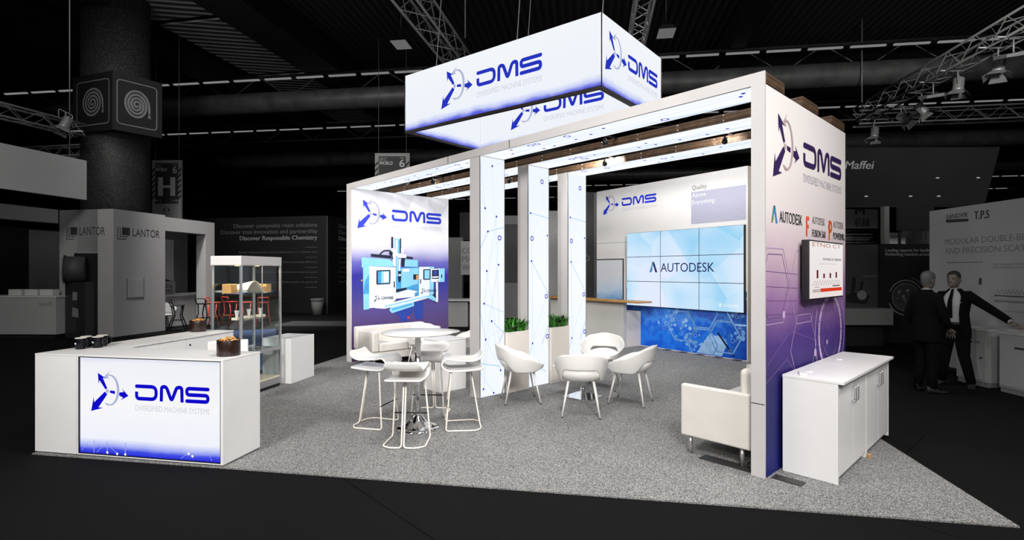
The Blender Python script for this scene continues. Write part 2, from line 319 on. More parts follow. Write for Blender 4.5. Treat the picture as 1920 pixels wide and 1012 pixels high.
def part(name, mb, mats, parent=None, bevel=0, seg=2, solid=0, sub=0, label=None, smooth=False, kind=None, recalc=True, soff=-1):
    if not isinstance(mats, (list, tuple)): mats = [mats]
    me = bpy.data.meshes.new(name); root = ROOT.get(parent); loc = Matrix.Identity(4); inv = XF[root].inverted() if root else None
    cen = None
    if root is None:
        xs = [v.x for v in mb.v]; ys = [v.y for v in mb.v]; zs = [v.z for v in mb.v]
        cen = Vector(((min(xs)+max(xs))/2, (min(ys)+max(ys))/2, min(zs)))
        vs = [v-cen for v in mb.v]
    else: vs = [inv @ v for v in mb.v]
    me.from_pydata([tuple(v) for v in vs], [], mb.f)
    for m_ in mats: me.materials.append(M[m_] if isinstance(m_, str) else m_)
    for i, p in enumerate(me.polygons): p.material_index = min(mb.m[i], len(mats)-1); p.use_smooth = mb.sm[i] or smooth
    if recalc:
        b = bmesh.new(); b.from_mesh(me); bmesh.ops.recalc_face_normals(b, faces=b.faces); b.to_mesh(me); b.free()
    me.update(); o = bpy.data.objects.new(name, me); COL.objects.link(o)
    if parent: o.parent = parent; ROOT[o] = root
    else: o.location = cen; XF[o] = Matrix.Translation(cen); ROOT[o] = o
    if solid: q = o.modifiers.new('s', 'SOLIDIFY'); q.thickness = solid; q.offset = soff
    if bevel: q = o.modifiers.new('b', 'BEVEL'); q.width = bevel; q.segments = seg; q.limit_method = 'ANGLE'; q.angle_limit = R(40)
    if sub: q = o.modifiers.new('u', 'SUBSURF'); q.levels = q.render_levels = sub
    if label: o['label'] = label
    if kind: o['kind'] = kind
    return o
def kids(o): return [c for c in bpy.data.objects if c.parent == o]
def dup(root, loc, rz=0, label=None, group=None):
    def cp(o, par):
        c = o.copy(); COL.objects.link(c)
        if par: c.parent = par
        for ch in kids(o): cp(ch, c)
        return c
    r = cp(root, None); r.location = loc; r.rotation_euler = (0, 0, rz)
    if label: r['label'] = label
    if group: r['group'] = group
    return r
def struct(name, mb, mats, **k): o = part(name, mb, mats, **k); o['kind'] = 'structure'; return o
def fillet(pts, r, n=6):
    out = []; P = [Vector(p) for p in pts]
    for i, p in enumerate(P):
        if i in (0, len(P)-1): out.append(p); continue
        a = (P[i-1]-p); b = (P[i+1]-p); d = min(r, a.length*.49, b.length*.49); A = p+a.normalized()*d; B_ = p+b.normalized()*d
        for k in range(n+1):
            t = k/n; out.append(A*(1-t)**2+p*2*t*(1-t)+B_*t*t)
    return out
def arrow(mb, P, c, k, tail, tip, head, wb, ws, off, m):
    """solid arrow with swept barbs from tail to tip"""
    a = Vector(tail); b = Vector(tip); d = (b-a).normalized(); n = Vector((-d.y, d.x)); L = (b-a).length
    pts = [(0, ws*.55), (L-head*.72, ws*1.0), (L-head, wb), (L, 0), (L-head, -wb), (L-head*.72, -ws*1.0), (0, -ws*.55)]
    q = [a+d*x+n*y for x, y in pts]
    mb.poly(P, [(c[0]+v.x*k, c[1]+v.y*k) for v in (q[0], q[1], q[5], q[6])], off, m)
    mb.poly(P, [(c[0]+v.x*k, c[1]+v.y*k) for v in (q[1], q[2], q[3])], off, m); mb.poly(P, [(c[0]+v.x*k, c[1]+v.y*k) for v in (q[3], q[4], q[5])], off, m)
    mb.poly(P, [(c[0]+v.x*k, c[1]+v.y*k) for v in (q[1], q[3], q[5])], off, m)
def logo(P, c, k, off=.004, sub=True, kx=1.0, d0=2.1):
    """three-arrow emblem and lettering; c = emblem centre, k = letter height; materials 0 ink, 1 arc, 2 small print"""
    e = MB(); l = MB(); s = MB()
    arrow(e, P, c, k, (-.10, -.12), (-1.26, -1.34), .82, .50, .23, off, 0)
    arrow(e, P, c, k, (-.08, .14), (-.74, 1.16), .66, .35, .15, off, 0)
    arrow(e, P, c, k, (.90, -.14), (1.60, -.24), .55, .38, .18, off, 0)
    e.poly(P, [(c[0]+x*k, c[1]+y*k) for x, y in ((.2, -.10), (.2, .06), (.58, .03), (.58, -.17))], off, 0)
    e.disc(P, c[0], c[1], .12*k, off, 1)
    n = 22; pts = []; ws = []
    for i in range(n+1):
        t = R(104-208*i/n); pts.append((c[0]+(.16+.62*math.cos(t))*k*1.05, c[1]+(.08+.96*math.sin(t))*k)); ws.append(k*(.06+.12*math.sin(PI*i/n)))
    e.stroke(P, pts, ws, off, 1)
    for (x, y), dx, dy, sz in ((pts[0], -.34, -.14, .24), (pts[-1], -.26, .12, .17)):
        e.poly(P, [(x+dx*k, y+dy*k), (x+.22*k*sz/.24, y+(.32 if dy < 0 else .04)*k*sz/.24), (x-.02*k, y)], off, 1)
        e.poly(P, [(x+dx*k, y+dy*k), (x-.02*k, y), (x+.10*k, y-(.22 if dy < 0 else .26)*k*sz/.24)], off, 1)
    X = lambda pts, x0: [(c[0]+(d0+(x0-2.1+x)*kx)*k, c[1]+(y-.48)*k) for x, y in pts]
    w = .235*k
    l.stroke(P, X(fillet([(.11, .89), (1.56, .89), (1.56, .11), (.11, .11), (.11, .55)], .36), 2.1), w, off, 0, (True, False))
    l.stroke(P, X(fillet([(.11, 0), (.13, .93), (.48, .93), (.86, .04), (1.24, .93), (1.60, .93), (1.62, 0)], .26), 3.93), w, off, 0)
    l.stroke(P, X(fillet([(1.62, .89), (.11, .89), (.11, .5), (1.61, .5), (1.61, .11), (.11, .11)], .2), 5.78), w, off, 0, (True, True))
    if sub: s.text(P, 'DIVERSIFIED MACHINE SYSTEMS', c[0]+d0*k, c[1]-1.14*k, .36*k, 0, 5.4*k*kx, off=off)
    return e, l, s
def put_logo(parent, P, c, k, ink, arc, pale, off=.004, sub=True, kx=1.0, d0=2.1):
    e, l, s = logo(P, c, k, off, sub, kx, d0)
    part('emblem', e, [ink, arc], parent, recalc=False); part('lettering', l, [ink], parent, recalc=False)
    if sub: part('small_lettering', s, [pale], parent, recalc=False)
def network(P, s0, s1, t0, t1, seed, nd_=9, nr=4, nl=16, k=1.0):
    rnd = random.Random(seed); mb = MB(); cl = lambda a, b: (min(s1, max(s0, a)), min(t1, max(t0, b)))
    nodes = [(rnd.uniform(s0+.06, s1-.06), rnd.uniform(t0+.05, t1-.05)) for _ in range(nd_+nr)]
    for i in range(nl):
        a = rnd.choice(nodes); b = rnd.choice(nodes) if rnd.random() < .5 else cl(a[0]+rnd.uniform(-1, 1)*(s1-s0), a[1]+rnd.uniform(-1.2, 1.2))
        if (Vector(a)-Vector(b)).length > .08: mb.stroke(P, [a, b], rnd.choice((.006, .009, .012))*k, .003, rnd.choice((1, 2, 2)))
    for i, (a, b) in enumerate(nodes):
        if i < nd_: mb.disc(P, a, b, .017*k, .005, 0)
        else: mb.disc(P, a, b, .034*k, .0045, 3); mb.ring(P, a, b, .024*k, .037*k, .005, 0)
    return mb
def mark(mb, P, a, b, h, m3, off=.004, w=None):
    """folded letter A mark"""
    w = w or h*.95
    for q, m_ in ((((0, 0), (.22, 0), (.60, .92), (.42, 1.0), (.36, 1.0)), m3[0]), (((.36, 1.0), (.60, 1.0), (1, 0), (.74, 0), (.56, .5)), m3[1]), (((0, 0), (.22, 0), (.40, .22), (.30, .55)), m3[2])):
        mb.poly(P, [(a+x*w, b+y*h) for x, y in q], off, m_)
# ------------------------------------------------------------------ hall shell
mb = MB().box(-70, 70, -12, 80, -.10, -.012); struct('floor', mb, 'floor')
mb = MB().box(-70, 70, -12, 80, 11.0, 11.2); struct('ceiling', mb, 'roof')
mb = MB().box(-70, 70, 78, 78.3, -.012, 11); struct('wall_back', mb, 'hallblack')
# ------------------------------------------------------------------ stand carpet
cF = D(-10.35); cR = D(79.0); k0 = Vector((-4.615, 5.10, 0)); k1 = Vector((3.482, 3.639, 0)); cs = [k0, k1, k1+cR*10.8, k0+cR*10.8]
mb = MB().prism([(p.x, p.y) for p in cs], -.012, 0)
tag(part('carpet', mb, 'carpet'), 'grey speckled carpet under the whole lit stand', 'carpet')
# ------------------------------------------------------------------ arch: two graphic walls, three overhead beams, three lit columns
A = Fr((2.132, 4.472), 132.4, 43.7)
LEN = 7.93; VWT = (2.9, 12.5, 2.6); VWT2 = (4.0, 11.0, 2.2)
def wallbase(s, d): p = A.p(s, d); return (p.x, p.y, 0)
# right graphic wall
rw = thing('graphic_wall', 'tall violet printed end wall with emblem, partner logos and a mounted screen', 'display wall', wallbase(.06, 1.17), R(43.7))
PR = Pl(A.o, A.b)
mb = MB().fbox(A, .012, .113, .02, 2.34, 0, 3.33); part('wall_core', mb, 'alu', rw)
mb = MB().fbox(A, 0, .115, -.004, .018, 0, 3.44); part('front_post', mb, 'alu', rw)
for z in (.62,): part('joint', MB().fbox(A, .0, .113, -.006, -.003, z, z+.006), 'steel', rw)
g = ramp_mat('violet_wall_graphic', [(0, rgb(18, 26, 108)), (.10, rgb(20, 22, 94)), (.22, rgb(30, 27, 96)), (.34, rgb(78, 52, 126)), (.45, rgb(150, 112, 160)), (.56, rgb(198, 172, 186)), (.67, rgb(226, 214, 214)), (.85, rgb(236, 230, 228))], 2, noise=.10, nscale=1.1)
part('printed_graphic', MB().add([PR.p(.018, 0, 0), PR.p(2.34, 0, 0), PR.p(2.34, 3.33, 0), PR.p(.018, 3.33, 0)], [(0, 1, 2, 3)]), g, rw)
put_logo(rw, PR, (.455, 2.875), .228, 'purple', 'taupe', 'palegrey')
mb = MB(); mark(mb, PR, .13, 2.17, .15, (0, 1, 2)); part('partner_mark', mb, ['teal', 'azure', 'lime'], rw, recalc=False)
mb = MB().text(PR, 'AUTODESK', .32, 2.185, .105, 0, .58, bold=.012); part('partner_lettering', mb, 'ink', rw, recalc=False)
mb = MB()
mb.poly(PR, [(1.01, 2.09), (1.05, 2.09), (1.05, 2.25), (1.10, 2.25), (1.10, 2.285), (1.01, 2.285)]); mb.poly(PR, [(1.05, 2.17), (1.09, 2.17), (1.09, 2.205), (1.05, 2.205)])
mb.poly(PR, [(1.72, 2.08), (1.76, 2.08), (1.76, 2.29), (1.72, 2.29)]); mb.ring(PR, 1.775, 2.225, .027, .066)
part('product_mark', mb, 'orange', rw, recalc=False)
mb = MB().text(PR, 'AUTODESK', 1.19, 2.225, .075, 1, .40).text(PR, 'FUSION 360', 1.19, 2.095, .075, 0, .42, bold=.012).text(PR, 'AUTODESK', 1.88, 2.225, .075, 1, .38).text(PR, 'POWERMILL', 1.88, 2.10, .075, 0, .44, bold=.012)
part('product_lettering', mb, ['ink', 'inkgrey'], rw, recalc=False)
mb = MB()
def hexa_(mb, P, a, b, r, w, m=0, rot=0, kx=1, off=.003, lim=(.02, 2.33, .02, 3.3)): 
    pts = [(a+r*kx*math.cos(R(60*i+rot)), b+r*math.sin(R(60*i+rot))) for i in range(7)]
    mb.cstroke(P, pts, w, off, m, lim)
for a, b, r in ((.22, 1.62, .38), (.95, 1.60, .40), (.95, 1.02, .36)): hexa_(mb, PR, a, b, r, .007)
for a, b, r in ((.22, 1.62, .32), (1.62, .92, .36)): hexa_(mb, PR, a, b, r, .006, 1)
for y in (1.75, 1.62, 1.5, 1.38): mb.stroke(PR, [(.02, y), (.02+.75, y-.03)], .004, .0028, 1)
mb.ring(PR, 1.78, 1.10, .36, .41, m=0); mb.ring(PR, 1.78, 1.10, .50, .515, m=0, a0=150, a1=400); mb.ring(PR, 1.78, 1.10, .26, .27, m=1)
for i in range(18): t = R(20*i); mb.stroke(PR, [(1.78+.35*math.cos(t), 1.10+.35*math.sin(t)), (1.78+.41*math.cos(t), 1.10+.41*math.sin(t))], .012, .0034, 1)
for p in ([(.05, .95), (.6, 1.2), (1.3, 1.05)], [(.02, .8), (.5, .95), (1.1, .55), (1.8, 1.1)], [(1.2, 1.4), (1.5, 1.0), (2.2, 1.5)], [(1.4, 1.55), (1.5, .8), (1.42, .72)]): mb.stroke(PR, p, .005, .0026, 1)
for a, b, r in ((.42, 1.36, .035), (1.28, .93, .04), (1.66, 1.0, .025), (2.0, 1.9, .025), (2.2, 1.6, .025), (.9, .62, .03)): mb.disc(PR, a, b, r, .0036, 0)
part('line_artwork', mb, ['lilac', 'lilac2'], rw, recalc=False)
# left graphic wall
lw = thing('graphic_wall', 'printed end wall showing a white and blue milling machine, behind the sofa', 'display wall', wallbase(7.84, 1.17), R(43.7))
SI = 7.76; PL = Pl(A.p(SI, 0), A.b)
mb = MB().fbox(A, SI+.01, LEN, .02, 2.33, 0, 3.345); part('wall_core', mb, 'alu', lw)
mb = MB().fbox(A, SI, LEN, -.004, .02, 0, 3.345); part('front_post', mb, 'alu', lw)
g = ramp_mat('milling_wall_graphic', [(0, rgb(76, 50, 82)), (.16, rgb(86, 66, 112)), (.30, rgb(84, 72, 136)), (.40, rgb(62, 58, 142)), (.50, rgb(48, 48, 150)), (.58, rgb(104, 102, 184)), (.66, rgb(208, 206, 228)), (.75, rgb(240, 240, 246))], 2, noise=.05, nscale=1.5)
part('printed_graphic', MB().add([PL.p(.02, 0, 0), PL.p(2.33, 0, 0), PL.p(2.33, 3.345, 0), PL.p(.02, 3.345, 0)], [(0, 1, 2, 3)]), g, lw)
put_logo(lw, PL, (.42, 2.885), .228, 'blue', 'greyprint', 'palegrey')
mb = MB()
for q in ([(.95, 3.34), (1.25, 2.95), (1.45, 3.34)], [(1.7, 3.34), (2.05, 2.9), (2.32, 3.2), (2.32, 3.34)]): mb.poly(PL, q, .0015)
part('facet_artwork', mb, mat('white_facet_print', rgb(226, 226, 232), .6, var=.02), lw, recalc=False)
OX, OY, KX, KY = .17, 2.57, .00243, .00206
pic = MB()
def q_(pts, m, off=.003):
    # drawing units run right and down across the picture; shear keeps its printed slant
    pic.poly(PL, [(OX+(x-60)*KX, OY-(y-0)*KY+(x-60)*.00012) for x, y in pts], off, m)
for pts, m, off in (
 ([(400, 820), (575, 790), (560, 850), (530, 880), (530, 930), (445, 930), (440, 880), (405, 850)], 4, .003), ([(580, 745), (672, 740), (670, 850), (665, 930), (595, 925), (580, 870)], 4, .003),
 ([(345, 772), (575, 735), (578, 785), (360, 832), (336, 800)], 1, .0034), ([(360, 790), (560, 755), (562, 770), (365, 808)], 2, .0036),
 ([(95, 366), (150, 356), (150, 768), (100, 768)], 1, .003), ([(110, 500), (150, 430), (150, 620), (98, 620)], 2, .0032), ([(82, 268), (340, 300), (385, 350), (385, 374), (150, 357), (84, 366)], 1, .0034), ([(480, 308), (617, 316), (617, 388), (480, 377)], 1, .0034),
 ([(165, 238), (352, 262), (352, 292), (165, 266)], 3, .0037), ([(500, 275), (567, 285), (567, 306), (500, 298)], 3, .0037),
 ([(392, 385), (632, 392), (632, 695), (392, 692)], 2, .0035), ([(450, 395), (625, 400), (620, 560), (450, 600)], 1, .0037), ([(470, 400), (530, 402), (530, 430), (462, 430)], 0, .0039), ([(400, 636), (520, 612), (620, 640), (585, 652), (585, 692), (400, 692)], 0, .0039), ([(400, 600), (500, 590), (505, 610), (400, 632)], 3, .0040),
 ([(570, 460), (625, 465), (622, 520), (570, 515)], 3, .0040), ([(600, 470), (625, 472), (623, 520), (598, 518)], 6, .0042),
 ([(150, 358), (396, 380), (399, 700), (330, 765), (150, 758)], 0, .0041), ([(205, 750), (735, 668), (742, 716), (570, 745), (290, 780), (205, 765)], 0, .0040), ([(290, 752), (735, 690), (735, 702), (290, 768)], 1, .0042),
 ([(630, 388), (787, 395), (784, 684), (628, 700)], 0, .0041), ([(740, 394), (787, 396), (784, 684), (738, 690)], 1, .0043),
 ([(220, 400), (338, 402), (347, 412), (345, 535), (336, 543), (222, 540), (214, 530), (214, 410)], 3, .0045), ([(228, 412), (334, 414), (334, 530), (228, 528)], 1, .0047), ([(228, 412), (262, 412), (258, 528), (228, 528)], 2, .0048), ([(285, 420), (325, 420), (325, 520), (285, 520)], 0, .0048),
 ([(680, 415), (745, 417), (751, 424), (750, 520), (744, 528), (678, 526), (672, 518), (673, 422)], 3, .0045), ([(686, 425), (740, 427), (740, 516), (686, 515)], 1, .0047),
 ([(376, 520), (388, 520), (388, 580), (376, 580)], 3, .0046), ([(640, 515), (650, 515), (650, 562), (640, 562)], 3, .0046),
 ([(808, 560), (831, 560), (833, 768), (810, 772)], 0, .0044), ([(700, 705), (765, 688), (818, 742), (812, 768)], 1, .0043), ([(790, 670), (836, 690), (836, 760), (800, 780), (780, 755)], 3, .0042),
 ([(752, 415), (906, 418), (903, 563), (757, 552)], 0, .0048), ([(848, 418), (906, 418), (903, 563), (846, 560)], 1, .0050), ([(765, 428), (842, 428), (842, 526), (765, 522)], 3, .0051), ([(782, 436), (822, 436), (822, 484), (782, 482)], 4, .0053), ([(866, 480), (880, 480), (878, 520), (866, 518)], 3, .0053), ([(770, 496), (836, 498), (836, 514), (770, 512)], 0, .0053),
 ([(385, 92), (440, 95), (440, 270), (385, 270)], 1, .0044), ([(398, 105), (412, 105), (412, 270), (398, 270)], 0, .0046), ([(352, 78), (387, 78), (387, 192), (352, 186)], 3, .0045), ([(372, 80), (385, 80), (385, 190), (372, 188)], 0, .0047), ([(437, 92), (449, 92), (449, 240), (437, 240)], 3, .0045), ([(425, 110), (436, 110), (436, 260), (425, 260)], 2, .0046),
 ([(358, 190), (395, 196), (398, 380), (372, 350), (362, 300)], 0, .0050), ([(400, 240), (500, 256), (500, 290), (415, 286)], 0, .0052), ([(448, 190), (474, 192), (474, 245), (448, 240)], 0, .0049), ([(452, 286), (487, 290), (482, 372), (462, 380), (450, 360)], 3, .0051), ([(400, 280), (422, 284), (424, 470), (404, 470)], 1, .0054), ([(424, 300), (444, 300), (440, 420), (426, 420)], 0, .0055), ([(418, 418), (450, 420), (448, 500), (440, 532), (424, 530), (418, 490)], 3, .0056), ([(424, 450), (446, 450), (446, 470), (424, 470)], 0, .0058)): q_(pts, m, off)
T_ = lambda x, y: (OX+(x-60)*KX, OY-y*KY+(x-60)*.00012)
pic.stroke(PL, fillet([T_(245, 248), T_(280, 212), T_(350, 212), T_(366, 300)], .06), .03, .0055, 3)
pic.ring(PL, *T_(370, 52), .028, .048, .0048, 0); pic.disc(PL, *T_(522, 895), .028, .004, 5); pic.disc(PL, *T_(84, 488), .02, .004, 6)
pic.disc(PL, *T_(830, 547), .015, .0056, 5); pic.disc(PL, *T_(350, 240), .045, .0056, 3)
part('machine_picture', pic, ['mach_white', 'mach_cyan', 'mach_mid', 'mach_navy', 'mach_deep', 'mach_red', 'tan'], lw, recalc=False)
e, l, s_ = logo(PL, T_(218, 672), .05, .006, False); e2, l2, s_ = logo(PL, T_(672, 640), .046, .006, False)
part('machine_emblem', e, 'mach_navy', lw, recalc=False); part('machine_lettering', l, 'mach_navy', lw, recalc=False); part('machine_emblem', e2, 'mach_navy', lw, recalc=False); part('machine_lettering', l2, 'mach_navy', lw, recalc=False)
# overhead beams
BD = ((0, .46), (.94, 1.40), (1.86, 2.32)); Z0 = 3.345; ZT = 3.44
names = ('front overhead light beam with pale fascia, nearest of the three crossing above the stand', 'middle overhead light beam with riveted timber side, between the other two', 'rear overhead light beam with riveted timber side, farthest of the three')
for i, (d0, d1) in enumerate(BD):
    t = thing('light_beam', names[i], 'light beam', A.p(LEN/2, (d0+d1)/2, Z0), R(132.4), 'overhead light beams')
    mb = MB()
    for z0, z1 in ((Z0, 3.365), (3.369, 3.412), (3.416, ZT)): mb.fbox(A, .004, LEN, d0+(.02 if i == 0 else 0), d1, z0+(.004 if z0 == Z0 else 0), z1)
    mb.fbox(A, .02, LEN-.02, d0+.03, d1-.02, 3.355, 3.43, 1); part('timber_casing', mb, ['wood', 'black'], t)
    if i == 0:
        part('fascia', MB().fbox(A, .115, LEN, -.006, .018, Z0-.012, ZT), 'alu', t)
        for s in (3.2, 4.55): part('fascia_seam', MB().fbox(A, s, s+.01, -.008, -.006, Z0-.012, ZT), 'steel', t)
    U = Pl(A.p(0, 0, Z0), A.a, A.b)
    mb = MB().poly(U, [(.12, d0+.012), (SI-.01, d0+.012), (SI-.01, d1-.008), (.12, d1-.008)], 0); part('light_panel', mb, 'litfabric', t)
    a = network(U, .14, 3.7, d0+.03, d1-.03, 5+i, 9, 4, 20, 1.2); b = network(U, 4.15, SI-.1, d0+.03, d1-.03, 9+i, 10, 3, 16, 1.2); n = len(a.v)
    a.v += b.v; a.f += [tuple(q+n for q in f) for f in b.f]; a.m += b.m; a.sm += b.sm
    part('network_print', a, ['litblue', 'litline', 'litline2', 'scrwhite'], t, recalc=False)
    if i:
        mb = MB()
        for k in range(14):
            s = .25+k*.545
            for z in (3.367, 3.424): mb.ball(A.p(s, d0-.002, z), .007, n=6)
        part('rivets', mb, 'whiteprint', t)
# small spotlights fixed in the gaps between the beams
def beamspot(s, d, target, e, label):
    c = A.p(s, d, 3.31); n = (Vector(target)-c).normalized(); t = thing('spotlight', label, 'spotlight', tuple(c)); 
    part('lamp_body', MB().tube([c-n*.08, c-n*.02, c], [.022, .032, .035], 14), 'black', t); part('bracket', MB().fbox(A, s-.02, s+.02, d-.235, d+.235, 3.43, 3.438).tube([c-n*.05, A.p(s, d, 3.43)], .010, 6), 'black', t)
    area(tuple(c+n*.006), target, .06, e, 150, (1, .97, .92))
for s, d, tg, e, lb in ((6.0, .70, A.p(7.7, 1.1, 1.9), 8, 'small black spotlight in the front beam gap, aimed at the milling machine wall'), (5.0, 1.63, A.p(7.7, 1.4, 2.2), 7, 'small black spotlight in the rear beam gap, aimed at the milling machine wall'), (2.9, 1.63, VWT, 62, 'small black spotlight in the rear beam gap behind the lit columns'), (1.1, 1.63, VWT2, 10, 'small black spotlight in the rear beam gap near the violet wall'), (4.9, .70, A.p(5.2, .2, 0), 14, 'small black spotlight in the front beam gap above the bar table'), (2.2, .70, A.p(2.4, .9, 0), 8, 'small black spotlight in the front beam gap above the lounge chairs')): beamspot(s, d, tg, e, lb)
# lit columns
cn = ('front lit column with pale blue line pattern, nearest the bar table', 'middle lit column with pale blue line pattern, between the two planters', 'rear lit column with pale blue line pattern, beside the bar counter')
for i, (d0, d1) in enumerate(BD):
    t = thing('light_column', cn[i], 'light column', wallbase(3.925, (d0+d1)/2), R(43.7), 'lit columns'); S0 = 3.81; S1 = 4.04
    part('column_casing', MB().fbox(A, S0+.012, S1, d0, d1, 0, Z0), 'alu', t)
    P = Pl(A.p(S0+.004, d0), A.b); wd = d1-d0
    part('light_panel', MB().poly(P, [(.008, .01), (wd-.008, .01), (wd-.008, Z0-.012), (.008, Z0-.012)], 0), 'litfabric', t)
    part('edge_strip', MB().pbox(P, 0, .008, 0, Z0-.01, -.01, .004).pbox(P, wd-.008, wd, 0, Z0-.01, -.01, .004), 'silver', t)
    mb = MB(); rnd = random.Random(3)
    if i == 0: dots = [(.22, 3.22), (.09, 2.62), (.30, 2.52), (.14, 2.30), (.12, 1.75), (.34, 1.84), (.21, 1.05), (.38, .34), (.06, .12), (.10, .80), (.37, .66), (.25, .04), (.07, 1.3)]; rings = [(.36, 2.22)]
    else: dots = [(.05, 2.62), (.42, 2.30), (.07, 1.90), (.09, .66), (.12, .36)]; rings = [(.30, 3.12), (.08, 2.24), (.40, 1.36), (.42, .74)]
    pts = dots+rings
    for k in range(24 if i == 0 else 15):
        a = rnd.choice(pts); b = rnd.choice(pts) if k % 2 else (rnd.choice((.01, wd-.01)), min(Z0-.03, max(.03, a[1]+rnd.uniform(-.9, .9))))
        if (Vector(a)-Vector(b)).length > .1: mb.stroke(P, [a, b], rnd.choice((.005, .008, .011)), .003, 1 if k % 4 == 0 else 2)
    mb.stroke(P, [(.30, .62), (wd-.01, .92)], .012, .0032, 1); mb.stroke(P, [(.01, .48), (.36, .40)] if i == 0 else [(.1, .33), (.4, .2)], .012, .0032, 1)
    for a, b in dots: mb.disc(P, a, b, .015, .005, 0)
    for a, b in rings: mb.disc(P, a, b, .034, .0045, 3); mb.ring(P, a, b, .022, .036, .005, 0)
    part('network_print', mb, ['litblue', 'litline', 'litline2', 'scrwhite'], t, recalc=False)
# planters between the columns
def leafclump(mb, F, s0, s1, d0, d1, z, n, seed, h=.2):
    rnd = random.Random(seed)
    for i in range(n):
        o = F.p(rnd.uniform(s0, s1), rnd.uniform(d0, d1), z); a = rnd.uniform(0, 2*PI); ln = h*rnd.uniform(.6, 1.25); lean = rnd.uniform(.2, 1.15); wd = rnd.uniform(.014, .026)
        d = Vector((math.cos(a), math.sin(a), 0)); sd = Vector((-d.y, d.x, 0)); vs = []; m = rnd.choice((0, 0, 1))
        for k in range(6):
            t = k/5; c = o+d*(lean*ln*t*t*.9)+Vector((0, 0, ln*(t-.32*lean*t*t))); ww = wd*math.sin(PI*min(1, .12+t*.86))+.0008
            vs += [c+sd*ww, c-Vector((0, 0, .004)), c-sd*ww]
        mb.add(vs, [(3*k, 3*k+1, 3*k+4, 3*k+3) for k in range(5)]+[(3*k+1, 3*k+2, 3*k+5, 3*k+4) for k in range(5)], m, True)
for i, (d0, d1, lb) in enumerate(((.475, .925, 'off-white planter of green leafy plants between front and middle lit columns'), (1.415, 1.85, 'off-white planter of green leafy plants between middle and rear lit columns'))):
    t = thing('planter', lb, 'planter', wallbase(3.91, (d0+d1)/2), R(43.7), 'planters between the columns'); z = .87
    mb = MB().fbox(A, 3.775, 4.05, d0, d1, 0, .845); 
    for q in ((3.775, 3.795, d0, d1), (4.03, 4.05, d0, d1), (3.795, 4.03, d0, d0+.02), (3.795, 4.03, d1-.02, d1)): mb.fbox(A, *q, .845, z)
    part('planter_box', mb, 'planter', t, bevel=.003)
    part('soil', MB().fbox(A, 3.797, 4.028, d0+.022, d1-.022, .846, .858), 'soil', t)
    mb = MB(); leafclump(mb, A, 3.80, 4.02, d0+.03, d1-.03, .857, 170, 4+i, .20); part('foliage', mb, ['leaf', 'leaf2'], t, recalc=False)
# floor plates
for lb, q in (('dark steel base plate on the carpet by the end wall, outer side', (-.27, -.03, .05, .16)), ('dark steel base plate on the carpet under the sofa by the violet wall', (.14, .62, .04, .17))):
    tag(part('base_plate', MB().fbox(A, *q, 0, .008), 'steel', bevel=.002), lb, 'base plate', 'steel base plates')
# ------------------------------------------------------------------ video wall
V0 = Vector((4.56, 10.29, 0)); vd = D(125); VW = Pl(V0+vd*4.14, -vd)      # s from its left end
S = lambda sl: 4.14-sl                                                    # measured leftwards -> s
vw = thing('media_wall', 'tall white back wall with blue hexagon graphic below a grid of screens', 'display wall', tuple(VW.p(2.07, 0, -.06)), R(-55))
part('wall_panel', MB().pbox(VW, 0, 4.14, 0, 3.79, -.12, 0), 'white', vw)
part('end_cap', MB().pbox(VW, 4.14, 4.155, 0, 3.79, -.12, 0), 'barcream', vw)
g = ramp_mat('hexagon_graphic', [(.0, rgb(10, 84, 206)), (.2, rgb(28, 118, 226)), (.38, rgb(20, 92, 208)), (.55, rgb(60, 132, 222)), (.72, rgb(50, 88, 190)), (.85, rgb(84, 96, 186)), (1, rgb(90, 150, 215))], 2, noise=.9, nscale=4.5, side=(0, (.8, W1), (1.0, (.35, .33, .5, 1))))
part('printed_graphic', MB().poly(VW, [(1.02, .015), (4.135, .015), (4.135, 1.35), (1.02, 1.35)], .004), g, vw)
mb = MB(); rnd = random.Random(2)
for a, b, r in ((2.62, .56, .36), (3.66, .42, .36), (3.14, .88, .36), (3.14, .22, .36), (4.0, .95, .3)): hexa_(mb, VW, a, b, r, .03, 0 if r > .35 else 1, 0, off=.0056, lim=(1.03, 4.13, .02, 1.3))
mb.poly(VW, [(3.0, .03), (3.28, .42), (3.58, .44), (3.72, .30), (3.6, .03)], .0048, 1)
mb.stroke(VW, [(3.5, .5), (3.86, .06)], .045, .0052, 2)
for i in range(150):
    c = rnd.choice(((2.25, .5), (2.5, .75), (2.85, .25), (3.3, .25), (3.9, .85), (3.45, .12), (2.75, .6), (4.0, .5)))
    a = min(4.06, c[0]+rnd.gauss(0, .13)); b = min(.98, max(.07, c[1]+rnd.gauss(0, .12))); r = rnd.uniform(.025, .05)
    if rnd.random() < .5: hexa_(mb, VW, a, b, r, .006, rnd.choice((0, 1)), off=.0062, lim=(1.03, 4.13, .02, 1.3))
    else: mb.poly(VW, [(a+r*math.cos(R(60*k)), b+r*math.sin(R(60*k))) for k in range(6)], .0044+.0003*rnd.random(), rnd.choice((0, 0, 1)))
part('hexagon_artwork', mb, ['hexline', 'hexpale', 'hexdark'], vw, recalc=False)
put_logo(vw, VW, (S(3.667), 3.425), .19, 'blue', 'greyprint', 'palegrey', kx=1.03)
part('grey_block', MB().poly(VW, [(S(1.276), 2.75), (S(.02), 2.75), (S(.02), 3.43), (S(1.276), 3.43)], .003), 'greyprint', vw)
mb = MB().text(VW, 'Quality', S(1.25), 3.475, .095, 0, .36, off=.006).text(VW, 'Above', S(1.25), 3.315, .095, 1, .34, off=.006).text(VW, 'Everything', S(1.25), 3.165, .095, 1, .54, off=.006)
part('slogan', mb, ['inkgrey', 'whiteprint'], vw, recalc=False)
